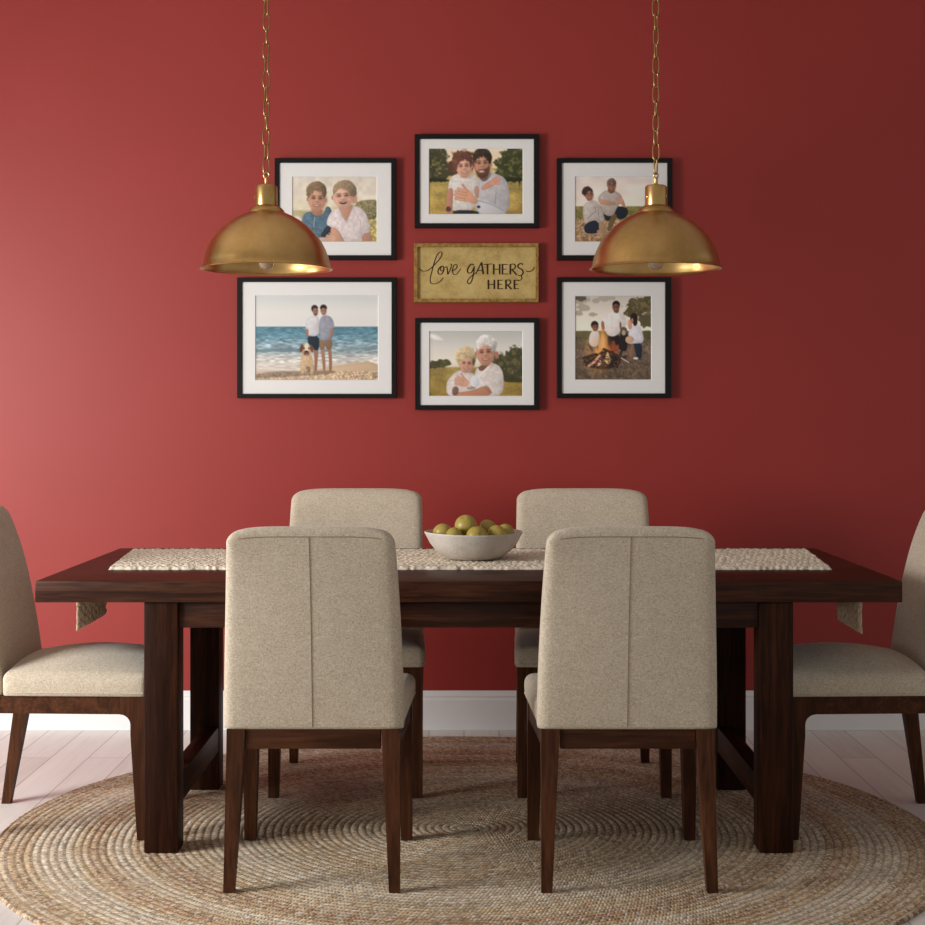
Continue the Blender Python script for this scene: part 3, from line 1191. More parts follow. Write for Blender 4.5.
    def hair(self, cx, cy, rx, ry, col, fc, seed, low=0.0, rag=0.28, cell=3.2, line=0.10):
        """ragged hair over the ellipse (cx, cy, rx, ry), leaving the face fc = (cx, cy, rx, ry) clear"""
        c = cell * self.px
        n1 = self.value_noise(c * 1.6, seed)
        n2 = self.value_noise(c, seed + 1)
        n3 = 0.5 * self.value_noise(c * 0.8, seed + 2) + 0.5 * self.value_noise(c * 2.2, seed + 3)
        do = np.sqrt(((self.X - cx) / rx) ** 2 + ((self.Y - cy) / ry) ** 2) - 1 + (n1 - 0.5) * rag
        fx, fy, frx, fry = fc
        di = np.sqrt(((self.X - fx) / (frx * 0.90)) ** 2 + ((self.Y - (fy + fry * 0.30)) / (fry * (1.30 - line))) ** 2) - 1 + (n2 - 0.5) * 0.22
        a = np.clip(0.5 - do * min(rx, ry) / (2.2 * self.px), 0, 1) * np.clip(0.5 + di * frx / (3.5 * self.px), 0, 1)
        a = a * np.clip(0.5 + (fy + low * fry - self.Y + (n2 - 0.5) * fry * 0.3) / (4 * self.px), 0, 1)
        u = (self.X - cx) / rx
        v = (self.Y - cy) / ry
        k = 0.98 - 0.16 * u - 0.14 * v + (n3 - 0.5) * 0.42
        self.blend(a, np.array(col, float) * np.clip(k, 0.4, 1.35)[..., None], 0.97)

    def hand(self, cx, cy, ln, wd, skin, rot=0, n=4):
        sk = np.array(skin, float)
        c, s = math.cos(math.radians(rot)), math.sin(math.radians(rot))

        def at(u, v):
            return cx + u * c - v * s, cy + u * s + v * c
        self.ell(cx, cy, ln * 0.34, wd * 0.5, sk, rot)
        for k in range(n):
            v = (k - (n - 1) / 2) * wd / n
            l1 = ln * (0.62 if k in (1, 2) else 0.54)
            a, b = at(-ln * 0.1, v), at(-l1, v * 1.1)
            self.line([a, b], wd / n * 0.98, sk * (0.80 if k % 2 else 0.9))
            self.line([a, b], wd / n * 0.66, sk * 1.02)
        a, b = at(-ln * 0.02, -wd * 0.4), at(-ln * 0.36, -wd * 0.82)
        self.line([a, b], wd / n * 0.9, sk * 0.95)

    def mesh(self, name, w, h, k):
        C = np.clip(self.C, 0, 255) / 255.0
        Q = np.pad(C, ((1, 1), (1, 1), (0, 0)), mode='edge')
        B = (Q[:-2, 1:-1] + Q[2:, 1:-1] + Q[1:-1, :-2] + Q[1:-1, 2:] + 2 * Q[1:-1, 1:-1]) / 6.0
        C = B
        grey = C.mean(-1, keepdims=True)
        C = grey + (C - grey) * 0.84
        C = np.clip(0.5 + (C - 0.5) * 1.08, 0, 1)
        L = np.where(C <= 0.04045, C / 12.92, ((C + 0.055) / 1.055) ** 2.4) * k * 0.84
        L = np.clip(L, 0, 0.95)
        xs = np.linspace(-w / 2, w / 2, self.W)
        zs = np.linspace(h / 2, -h / 2, self.H)
        Xg, Zg = np.meshgrid(xs, zs)
        v = np.stack([Xg, np.zeros_like(Xg), Zg], -1).reshape(-1, 3)
        idx = np.arange(self.W * self.H).reshape(self.H, self.W)
        q = np.stack([idx[:-1, :-1], idx[1:, :-1], idx[1:, 1:], idx[:-1, 1:]], -1).reshape(-1, 4)
        me = bpy.data.meshes.new(name)
        me.from_pydata(v.tolist(), [], q.tolist())
        me.update()
        at = me.color_attributes.new('ink', 'FLOAT_COLOR', 'POINT')
        buf = np.ones((self.W * self.H, 4), np.float32)
        buf[:, :3] = L.reshape(-1, 3)
        at.data.foreach_set('color', buf.ravel())
        return me


def bevel_ring(bm, ox0, ox1, oz0, oz1, ix0, ix1, iz0, iz1, yf, yb, yi, slope=0.0):
    """rectangular ring facing -y; outer side back to yb, inner side back to yi"""
    def R(a, b, c, d, y):
        return [bm.verts.new(p) for p in ((a, y, c), (b, y, c), (b, y, d), (a, y, d))]
    loops = [R(ox0, ox1, oz0, oz1, yb), R(ox0, ox1, oz0, oz1, yf + 0.0015), R(ox0 + 0.0015, ox1 - 0.0015, oz0 + 0.0015, oz1 - 0.0015, yf),
             R(ix0 - 0.001, ix1 + 0.001, iz0 - 0.001, iz1 + 0.001, yf), R(ix0 + slope, ix1 - slope, iz0 + slope, iz1 - slope, yi)]
    for a, b in zip(loops[:-1], loops[1:]):
        for i in range(4):
            bm.faces.new((a[i], a[(i + 1) % 4], b[(i + 1) % 4], b[i]))
    a = loops[-1]
    b = loops[0]
    for i in range(4):
        bm.faces.new((a[i], a[(i + 1) % 4], b[(i + 1) % 4], b[i]))


FG = 'black framed family photographs on the red wall'


def framed(outer, mat, pic, paint, k, label):
    ox0, oz1, ox1, oz0 = wx(outer[0]), wz(outer[1]), wx(outer[2]), wz(outer[3])
    cx, cz = (ox0 + ox1) / 2, (oz0 + oz1) / 2
    t = empty('picture_frame', (cx, FACE, cz))
    tag(t, label, 'framed photograph', FG)
    mx0, mz1, mx1, mz0 = wx(mat[0]) - cx, wz(mat[1]) - cz, wx(mat[2]) - cx, wz(mat[3]) - cz
    px0, pz1, px1, pz0 = wx(pic[0]) - cx, wz(pic[1]) - cz, wx(pic[2]) - cx, wz(pic[3]) - cz
    bm = bmesh.new()
    bevel_ring(bm, ox0 - cx, ox1 - cx, oz0 - cz, oz1 - cz, mx0, mx1, mz0, mz1, 0.0, 0.0292, 0.012)
    from_bm('frame_moulding', bm, M['black'], t, smooth=False)
    bm = bmesh.new()
    bevel_ring(bm, mx0 - 0.0005, mx1 + 0.0005, mz0 - 0.0005, mz1 + 0.0005, px0, px1, pz0, pz1, 0.0060, 0.0105, 0.0090, 0.0012)
    from_bm('mat_board', bm, M['mat'], t, smooth=False)
    me = paint.mesh('photo_print', px1 - px0 + 0.004, pz1 - pz0 + 0.004, k)
    o = link('photo_print', me, M['print'], t, smooth=False)
    o.location = ((px0 + px1) / 2, 0.0098, (pz0 + pz1) / 2)
    return t


# --- two laughing children
def photo_children():
    p = Paint(158, 186, 760, 650, 210)
    p.vgrad([(186, (204, 194, 180)), (330, (216, 206, 188)), (420, (212, 200, 170)), (440, (168, 158, 112)), (520, (176, 160, 98)), (650, (168, 146, 78))])
    p.mottle(30, 0.05, 1, y1=420)
    p.poly([(600, 372), (660, 355), (770, 352), (770, 490), (590, 492)], (138, 130, 92), 1, soft=8)
    p.mottle(10, 0.18, 2, y0=360, x0=600)
    p.mottle(8, 0.2, 3, y0=440)
    p.poly([(150, 440), (240, 425), (250, 500), (150, 520)], (178, 168, 128), 1, soft=12)
    p.poly([(150, 478), (215, 455), (250, 540), (270, 660), (150, 660)], (206, 192, 186), 2, soft=10)
    sk = (196, 146, 120)
    # left child
    p.poly([(228, 500), (240, 452), (290, 430), (330, 470), (385, 450), (400, 392), (440, 415), (440, 520), (430, 640), (300, 650), (230, 560)], (84, 112, 130), 2, tex=(9, 0.16, 5))
    p.poly([(395, 540), (430, 520), (440, 610), (350, 620)], (52, 58, 68), 1)
    p.poly([(290, 420), (375, 415), (370, 455), (335, 470), (300, 452)], (168, 118, 95), 2)
    p.line([(318, 475), (312, 540)], 5, (150, 170, 180))
    p.face(334, 350, 64, 86, sk, rot=3)
    p.hair(331, 296, 72, 72, (122, 98, 74), (334, 350, 64, 86), 21, low=-0.05, rag=0.12, line=0.32)
    p.poly([(320, 622), (400, 610), (420, 650), (330, 655)], (190, 160, 150), 1)
    # right child
    p.poly([(396, 526), (420, 450), (475, 402), (540, 500), (592, 388), (650, 415), (690, 470), (718, 576), (645, 592), (655, 655), (500, 650), (470, 590), (430, 540)], (208, 194, 194), 2)
    p.mottle(14, 0.07, 7, y0=400, x0=395)
    p.poly([(482, 395), (590, 380), (575, 430), (540, 512), (510, 470)], (190, 138, 114), 1)
    p.line([(486, 405), (540, 512), (592, 392)], 6, (178, 160, 160))
    p.line([(640, 500), (646, 590)], 5, (176, 160, 162))
    p.poly([(650, 590), (715, 580), (722, 655), (655, 655)], (176, 126, 108), 1)
    p.poly([(430, 545), (470, 545), (530, 640), (520, 655), (450, 655), (408, 630), (430, 600)], sk, 1)
    p.hand(440, 622, 70, 40, (206, 158, 134), 10)
    p.ell(598, 345, 20, 34, (196, 140, 118))
    p.face(516, 332, 72, 82, (212, 166, 142), rot=-4, open_mouth=True)
    p.hair(530, 292, 84, 76, (140, 118, 92), (512, 334, 70, 80), 23, low=0.0, rag=0.08, line=0.30)
    return p


# --- father and curly haired girl
def photo_father():
    p = Paint(130, 123, 774, 574, 210)
    p.vgrad([(123, (206, 192, 170)), (250, (206, 182, 138)), (345, (176, 150, 88)), (360, (152, 132, 70)), (460, (166, 140, 72)), (574, (158, 128, 62))])
    p.foliage([(170, 190, 85, 90), (190, 290, 95, 60), (150, 250, 60, 100)], (62, 62, 40), 3, (150, 134, 80))
    p.foliage([(720, 190, 95, 90), (690, 290, 110, 70), (640, 230, 60, 50), (760, 270, 60, 100)], (58, 62, 36), 5, (118, 112, 62))
    p.poly([(125, 322), (270, 335), (270, 352), (125, 352)], (44, 46, 30), 1, soft=10)
    p.poly([(620, 322), (780, 322), (780, 350), (620, 350)], (44, 46, 30), 1, soft=10)
    p.mottle(6, 0.09, 8, y0=350, stretch=1.6)
    p.mottle(40, 0.14, 18, y0=350, stretch=2)
    # man
    p.poly([(455, 330), (540, 290), (600, 300), (655, 330), (682, 420), (676, 580), (450, 580), (440, 470)], (164, 162, 164), 2, tex=(16, 0.08, 9))
    p.line([(588, 420), (582, 520)], 6, (128, 128, 134))
    p.poly([(455, 500), (500, 470), (600, 510), (660, 560), (640, 580), (470, 580)], (172, 172, 176), 2)
    p.line([(470, 478), (560, 505), (640, 545)], 5, (132, 132, 138))
    p.ell(470, 520, 12, 10, (60, 60, 70))
    p.poly([(540, 285), (560, 300), (525, 350), (480, 350)], (118, 128, 150), 1)
    p.poly([(455, 290), (540, 290), (530, 340), (490, 350)], (120, 84, 66), 1)
    p.face(494, 232, 58, 82, (178, 128, 102), rot=-2)
    p.poly([(440, 245), (452, 285), (480, 268), (520, 266), (545, 235), (546, 290), (520, 322), (490, 330), (458, 315)], (70, 48, 38), 2, op=0.74, soft=12)
    p.ell(490, 284, 22, 9, (150, 92, 80))
    p.ell(489, 282, 17, 4.5, (206, 192, 182), op=0.85)
    p.hair(494, 190, 66, 66, (54, 42, 34), (494, 232, 58, 82), 25, low=-0.1, rag=0.06, line=0.42)
    # girl
    p.foliage([(352, 225, 74, 84), (312, 250, 44, 58), (400, 220, 40, 70)], (92, 58, 46), 12, (128, 86, 66))
    p.poly([(262, 380), (280, 320), (330, 292), (420, 290), (470, 330), (482, 380), (450, 440), (440, 548), (300, 556), (270, 500)], (190, 184, 178), 2, tex=(9, 0.10, 13))
    p.poly([(296, 540), (470, 545), (470, 580), (296, 580)], (44, 48, 48), 1)
    p.poly([(264, 390), (300, 395), (296, 480), (292, 560), (250, 575), (250, 500)], (172, 118, 98), 2)
    p.ell(266, 535, 18, 18, (86, 60, 58))
    p.face(370, 252, 54, 74, (198, 148, 124), rot=-5)
    p.hair(362, 215, 70, 72, (98, 62, 50), (370, 252, 54, 74), 27, low=0.35, rag=0.4, cell=4.5, line=0.36)
    # arms and hands
    p.poly([(478, 395), (540, 345), (600, 320), (612, 345), (560, 385), (500, 410)], (188, 132, 110), 2)
    p.hand(570, 352, 74, 42, (194, 138, 116), 150)
    p.poly([(436, 388), (462, 376), (474, 400), (470, 470), (446, 450)], (166, 118, 98), 1, op=0.8)
    p.hand(392, 448, 130, 80, (196, 142, 114), 14)
    p.poly([(400, 420), (470, 470), (455, 505), (400, 490)], (190, 136, 108), 2)
    return p


# --- man and boy sitting on straw
def photo_seated():
    p = Paint(180, 186, 735, 650, 200)
    p.vgrad([(186, (190, 178, 172)), (300, (206, 192, 182)), (395, (206, 194, 180)), (402, (128, 118, 64)), (480, (112, 102, 56)), (500, (160, 130, 98)), (650, (140, 110, 76))])
    p.mottle(40, 0.05, 1, y1=395, stretch=2)
    p.mottle(9, 0.25, 2, y0=400, y1=490)
    p.mottle(7, 0.28, 3, y0=490)
    p.mottle(18, 0.14, 4, y0=490)
    sk = (138, 92, 70)
    # man
    p.poly([(388, 395), (460, 400), (540, 400), (562, 440), (530, 488), (480, 490), (470, 440), (430, 500), (390, 500)], (34, 40, 50), 2)
    p.poly([(420, 500), (455, 440), (475, 470), (440, 560), (412, 580)], (104, 82, 52), 1)
    p.poly([(338, 345), (375, 298), (410, 285), (470, 290), (510, 320), (520, 360), (480, 400), (452, 470), (390, 462), (370, 400)], (162, 150, 142), 2, tex=(14, 0.10, 5))
    p.poly([(350, 345), (380, 352), (470, 372), (470, 392), (380, 388), (345, 365)], (172, 128, 106), 1)
    p.poly([(470, 365), (505, 330), (522, 350), (540, 400), (528, 410), (500, 375), (480, 385)], (176, 130, 108), 1)
    p.hand(500, 352, 50, 26, (180, 134, 112), 20)
    p.poly([(412, 270), (465, 270), (460, 300), (435, 312), (415, 295)], (110, 74, 58), 1)
    p.face(440, 254, 28, 42, sk, rot=2)
    p.hair(440, 236, 33, 33, (92, 80, 72), (440, 256, 28, 42), 29, low=-0.1, rag=0.12, line=0.42)
    # boy
    p.poly([(246, 560), (255, 520), (330, 488), (358, 500), (356, 570), (330, 590), (260, 588)], (36, 42, 58), 2)
    p.poly([(238, 400), (262, 370), (320, 355), (350, 370), (385, 440), (388, 520), (350, 520), (325, 490), (250, 520), (240, 460)], (170, 160, 154), 2, tex=(13, 0.10, 6))
    p.line([(275, 480), (330, 430), (322, 400)], 7, (130, 120, 116))
    p.line([(345, 400), (352, 490)], 6, (138, 126, 120))
    p.poly([(352, 500), (392, 510), (400, 580), (375, 590), (350, 560)], (150, 120, 90), 1)
    p.hand(352, 585, 34, 22, (170, 126, 104), 80)
    p.face(282, 318, 29, 42, (150, 102, 80), rot=-4, gaze=0.12)
    p.hair(271, 298, 38, 38, (52, 38, 34), (286, 318, 29, 42), 31, low=0.1, rag=0.15, line=0.40)
    return p


# --- couple with a dog on the beach
def photo_beach():
    p = Paint(126, 138, 795, 598, 240)
    p.vgrad([(138, (202, 206, 204)), (230, (222, 220, 216)), (306, (220, 218, 214)), (310, (84, 132, 152)), (360, (104, 150, 168)), (410, (146, 172, 182)),
             (440, (150, 170, 176)), (470, (206, 204, 200)), (540, (212, 200, 186)), (560, (204, 178, 148)), (598, (190, 162, 132))])
    p.mottle(4.5, 0.20, 1, y0=312, y1=450, stretch=3.5)
    p.mottle(6, 0.18, 2, y0=370, y1=500, stretch=4)
    p.poly([(120, 432), (260, 418), (420, 430), (420, 446), (240, 440), (120, 448)], (104, 132, 142), 2, soft=8, op=0.8)
    p.poly([(560, 440), (700, 415), (800, 412), (800, 430), (660, 436)], (120, 146, 152), 2, soft=8, op=0.7)
    p.mottle(5, 0.10, 3, y0=450, y1=560, stretch=6)
    p.poly([(420, 545), (560, 515), (800, 486), (800, 605), (420, 605)], (208, 178, 144), 1, soft=6)
    p.poly([(120, 565), (240, 545), (380, 548), (560, 540), (560, 560), (380, 572), (120, 585)], (132, 112, 96), 2, soft=8, op=0.75)
    p.mottle(7, 0.22, 4, y0=555)
    p.mottle(5, 0.3, 5, y0=545, x0=580)
    # left man
    sk = (168, 118, 92)
    p.poly([(440, 420), (470, 420), (464, 500), (460, 548), (444, 548), (448, 490)], (160, 112, 88), 1)
    p.poly([(410, 355), (474, 355), (474, 432), (446, 436), (440, 415), (412, 402)], (40, 52, 66), 1)
    p.poly([(400, 290), (410, 262), (440, 248), (470, 255), (476, 300), (472, 360), (412, 360), (400, 325)], (206, 204, 208), 2, tex=(12, 0.06, 6))
    p.poly([(400, 318), (416, 322), (414, 360), (404, 364)], sk, 1)
    p.ell(448, 212, 18, 20, (60, 48, 40))
    p.face(452, 226, 14, 22, (172, 122, 96), gaze=0.1)
    p.poly([(434, 225), (432, 200), (450, 193), (466, 202), (466, 212), (446, 208)], (58, 46, 38), 2)
    p.poly([(442, 236), (464, 236), (460, 248), (450, 252)], (84, 60, 48), 1, op=0.7)
    # right man
    p.poly([(478, 425), (502, 425), (508, 545), (494, 548), (488, 480)], (170, 120, 92), 1)
    p.poly([(516, 425), (540, 425), (542, 500), (540, 548), (526, 550), (526, 480)], (160, 112, 86), 1)
    p.poly([(474, 372), (544, 372), (542, 430), (512, 432), (508, 405), (500, 432), (474, 432)], (142, 112, 84), 1)
    p.poly([(472, 290), (480, 258), (505, 245), (540, 256), (556, 300), (548, 330), (540, 382), (476, 382), (474, 330)], (150, 152, 166), 2, tex=(10, 0.09, 7))
    p.poly([(540, 318), (554, 315), (544, 360), (532, 380), (528, 366)], sk, 1)
    p.ell(496, 208, 18, 18, (52, 40, 34))
    p.face(496, 224, 15, 22, (180, 128, 104), gaze=-0.1)
    p.poly([(479, 215), (478, 200), (496, 192), (514, 202), (514, 215), (500, 207)], (50, 40, 34), 2)
    # dog
    p.poly([(374, 470), (390, 455), (430, 455), (442, 490), (446, 555), (440, 568), (424, 566), (418, 535), (402, 530), (394, 562), (372, 564), (370, 510)], (204, 172, 132), 2, tex=(8, 0.12, 8))
    p.poly([(400, 520), (425, 520), (424, 556), (404, 545)], (120, 96, 72), 1, op=0.7)
    p.ell(404, 432, 30, 32, (196, 160, 122))
    p.ell(378, 424, 10, 22, (110, 76, 56), 12)
    p.ell(432, 424, 9, 20, (112, 78, 58), -12)
    p.ell(405, 420, 12, 24, (226, 208, 184))
    p.ell(404, 450, 15, 14, (120, 84, 66))
    p.ell(404, 442, 7, 5, (46, 34, 32))
    p.ell(392, 424, 4, 4, (50, 36, 32))
    p.ell(417, 424, 4, 4, (50, 36, 32))
    p.ell(404, 460, 6, 6, (196, 120, 112))
    return p


# --- white haired man holding a child
def photo_grandfather():
    p = Paint(132, 130, 772, 575, 210)
    p.vgrad([(130, (176, 176, 172)), (240, (204, 200, 192)), (340, (220, 212, 196)), (372, (210, 200, 170)), (380, (164, 140, 78)), (480, (158, 132, 64)), (575, (142, 118, 52))])
    p.poly([(140, 150), (200, 165), (260, 200), (200, 205), (135, 180)], (222, 218, 210), 2, soft=20)
    p.foliage([(160, 360, 60, 24), (230, 352, 55, 28)], (76, 74, 46), 2, (108, 100, 60))
    p.foliage([(660, 370, 90, 85), (740, 350, 80, 110), (720, 280, 45, 45), (620, 340, 50, 50), (700, 430, 110, 40)], (70, 70, 46), 4, (124, 108, 68))
    p.poly([(640, 452), (780, 452), (780, 480), (640, 476)], (70, 66, 36), 1, soft=12)
    p.mottle(6, 0.09, 6, y0=378, stretch=1.6)
    p.mottle(40, 0.14, 16, y0=378, stretch=2)
    # man
    p.poly([(440, 400), (480, 370), (570, 345), (620, 375), (642, 440), (632, 580), (440, 580)], (206, 196, 190), 2, tex=(14, 0.08, 7))
    p.poly([(462, 370), (560, 345), (540, 375), (480, 410)], (128, 84, 66), 1)
    p.line([(560, 350), (470, 440)], 12, (222, 214, 208))
    p.ell(594, 295, 14, 24, (170, 116, 94))
    p.face(514, 282, 62, 84, (196, 142, 116), rot=-4)
    p.hair(524, 224, 70, 66, (204, 200, 194), (512, 284, 60, 84), 33, low=-0.05, rag=0.10, cell=3, line=0.34)
    # child
    p.poly([(250, 490), (270, 450), (330, 395), (400, 400), (450, 430), (480, 460), (440, 530), (440, 580), (256, 580)], (206, 194, 188), 2, tex=(14, 0.08, 9))
    p.ell(448, 470, 36, 38, (214, 212, 214))
    p.poly([(425, 440), (470, 440), (478, 500), (440, 510)], (196, 200, 208), 2, op=0.8)
    p.face(388, 356, 48, 58, (204, 152, 128), rot=4)
    p.hair(384, 302, 68, 66, (196, 172, 130), (390, 358, 47, 58), 35, low=0.0, rag=0.28, cell=3.4, line=0.32)
    p.ell(436, 340, 10, 24, (110, 84, 60))
    # arms
    p.poly([(300, 548), (430, 535), (520, 495), (562, 545), (530, 575), (440, 580), (300, 576)], (186, 128, 98), 2)
    p.poly([(500, 505), (530, 495), (566, 548), (550, 556)], (158, 106, 84), 1, soft=10, op=0.6)
    p.poly([(288, 525), (312, 500), (338, 520), (330, 560), (295, 572)], (112, 78, 66), 2, soft=9, op=0.85)
    p.hand(372, 480, 100, 60, (206, 154, 130), 18)
    p.poly([(385, 512), (430, 505), (455, 518), (400, 530)], (132, 102, 90), 1, soft=8, op=0.6)
    return p


# --- family by a camp fire
def photo_campfire():
    p = Paint(178, 167, 712, 755, 190)
    p.vgrad([(167, (176, 168, 158)), (300, (206, 196, 182)), (410, (222, 210, 190)), (416, (116, 104, 70)), (460, (96, 84, 64)), (540, (108, 90, 74)), (755, (92, 76, 60))])
    p.foliage([(220, 195, 60, 36), (390, 185, 60, 24), (240, 250, 44, 24), (300, 300, 30, 14), (210, 290, 24, 18), (330, 205, 30, 16)], (158, 148, 134), 2)
    p.foliage([(650, 240, 110, 60), (690, 330, 70, 60), (600, 270, 70, 40), (700, 200, 40, 40), (560, 290, 40, 26)], (82, 74, 48), 4, (126, 108, 70))
    p.foliage([(220, 185, 40, 24)], (84, 80, 66), 7)
    p.poly([(178, 418), (290, 412), (290, 460), (178, 462)], (96, 92, 56), 1, soft=10)
    p.poly([(640, 412), (715, 410), (715, 470), (650, 465)], (84, 82, 48), 1, soft=10)
    p.mottle(7, 0.22, 8, y0=455)
    p.mottle(20, 0.14, 9, y0=455)
    sk = (120, 78, 60)
    # standing man
    p.poly([(402, 430), (490, 430), (500, 550), (410, 560)], (38, 30, 32), 1)
    p.poly([(362, 400), (360, 340), (390, 290), (440, 270), (500, 285), (535, 320), (538, 380), (500, 388), (490, 430), (445, 456), (400, 440), (385, 400)], (208, 198, 194), 2, tex=(16, 0.07, 10))
    p.poly([(360, 345), (382, 345), (386, 410), (366, 412)], (150, 100, 76), 1)
    p.poly([(488, 350), (500, 350), (502, 400), (490, 405)], (120, 80, 62), 1)
    p.poly([(445, 268), (488, 268), (470, 296)], (100, 64, 50), 1)
    p.ell(465, 232, 26, 28, (40, 32, 30))
    p.face(463, 250, 22, 36, sk)
    p.poly([(440, 245), (440, 216), (465, 204), (490, 216), (490, 245), (478, 228), (450, 228)], (38, 30, 28), 2)
    # left child
    p.poly([(272, 500), (300, 520), (310, 560), (285, 545)], (44, 40, 46), 1)
    p.poly([(278, 460), (290, 420), (325, 400), (350, 420), (352, 490), (330, 525), (290, 520), (276, 490)], (192, 196, 206), 2)
    p.ell(317, 372, 26, 28, (52, 36, 32))
    p.face(320, 386, 21, 28, (128, 84, 64), gaze=0.2)
    p.poly([(294, 385), (296, 358), (318, 346), (342, 358), (342, 376), (318, 366)], (50, 36, 32), 2)
    # right woman and dog
    p.poly([(500, 410), (540, 405), (545, 480), (540, 552), (490, 555), (484, 480)], (42, 34, 36), 1)
    p.ell(517, 415, 24, 30, (96, 80, 68))
    p.ell(517, 425, 12, 18, (168, 148, 130))
    p.poly([(584, 490), (645, 492), (640, 610), (612, 612), (592, 540)], (40, 46, 60), 1)
    p.poly([(545, 560), (580, 500), (590, 580), (560, 612)], (130, 96, 70), 1)
    p.poly([(545, 430), (580, 370), (620, 365), (648, 420), (660, 495), (600, 500), (530, 500), (560, 465)], (198, 194, 204), 2, tex=(14, 0.08, 11))
    p.poly([(528, 450), (585, 450), (590, 490), (530, 500)], (190, 150, 120), 2)
    p.poly([(542, 360), (552, 330), (572, 345), (575, 390), (556, 410)], (196, 140, 116), 2)
    p.ell(588, 325, 26, 36, (44, 32, 30))
    p.ell(596, 350, 16, 28, (44, 32, 30))
    p.poly([(565, 330), (584, 322), (584, 356), (570, 364)], (168, 116, 94), 2)
    p.ell(600, 602, 18, 8, (200, 190, 184))
    # fire
    p.ell(370, 620, 120, 58, (40, 30, 26), soft=14)
    p.ell(340, 560, 90, 140, (226, 150, 70), soft=70, op=0.35)
    p.poly([(340, 560), (345, 480), (358, 420), (372, 385), (386, 430), (405, 450), (412, 520), (400, 570)], (222, 140, 66), 2, soft=20, op=0.7)
    p.poly([(400, 570), (415, 500), (432, 540), (450, 470), (462, 520), (485, 500), (480, 575)], (206, 110, 52), 1, soft=14, op=0.75)
    p.poly([(310, 600), (325, 520), (340, 555), (350, 470), (365, 540), (360, 600)], (232, 158, 84), 1, soft=14, op=0.75)
    p.poly([(356, 540), (362, 470), (374, 430), (390, 480), (396, 540)], (246, 198, 122), 2, soft=26, op=0.55)
    p.poly([(420, 560), (425, 500), (445, 470), (462, 520), (480, 560)], (140, 64, 44), 2, soft=12, op=0.7)
    rg = np.random.default_rng(4)
    for a, b in (((262, 650), (370, 560)), ((240, 600), (330, 575)), ((300, 660), (420, 580)), ((340, 660), (390, 560)), ((410, 650), (440, 560)),
                 ((430, 640), (530, 590)), ((470, 660), (500, 560)), ((250, 625), (340, 620)), ((380, 540), (470, 580))):
        p.line([a, b], 17, (44, 30, 26))
        p.line([a, b], 7, (86, 60, 52))
    p.poly([(380, 640), (392, 590), (405, 550), (420, 590), (428, 640)], (236, 190, 118), 2, soft=8)
    p.poly([(262, 655), (310, 620), (350, 570), (362, 580), (320, 640), (272, 662)], (226, 160, 116), 2, soft=6)
    p.poly([(330, 660), (345, 620), (365, 610), (360, 650)], (222, 170, 150), 2, soft=6)
    p.line([(500, 600), (550, 630)], 8, (190, 160, 150))
    for _ in range(60):
        a, r = rg.random() * 2 * PI, rg.random()
        x, y = 375 + 115 * r * math.cos(a), 618 + 50 * r * math.sin(a)
        p.ell(x, y, 7, 5, [(58, 42, 38), (30, 24, 22), (150, 74, 44), (120, 104, 100)][int(rg.random() * 4)], op=0.7)
    return p


framed((274.6, 158.0, 396.0, 259.7), (279.3, 162.7, 391.2, 255.0), (292.2, 176.1, 376.8, 241.4), photo_children(), 1.38,
       'framed photo of two laughing children, black frame partly behind a brass lamp shade')
framed((414.6, 134.0, 539.2, 227.6), (419.6, 138.8, 534.0, 223.0), (429.0, 148.0, 523.0, 213.8), photo_father(), 1.72,
       'framed photo of a man hugging a curly haired girl, above the gold sign')
framed((557.0, 158.0, 672.5, 260.0), (562.0, 162.7, 667.5, 255.0), (575.3, 176.1, 653.3, 241.4), photo_seated(), 1.85,
       'framed photo of a man and boy sitting on straw, partly behind a brass lamp shade')
framed((237.0, 277.4, 396.6, 398.0), (242.0, 282.0, 391.6, 393.7), (255.2, 295.4, 378.1, 380.0), photo_beach(), 1.22,
       'largest framed photo, two men and a dog standing on a beach')
framed((415.0, 318.0, 539.2, 409.8), (420.0, 322.7, 534.2, 405.0), (429.3, 331.0, 522.7, 396.0), photo_grandfather(), 1.42,
       'framed photo of a white haired man holding a small child, below the gold sign')
framed((557.0, 277.2, 671.3, 397.9), (562.0, 282.0, 665.4, 393.3), (575.4, 295.8, 651.6, 379.7), photo_campfire(), 1.75,
       'framed photo of a family gathered at a camp fire')


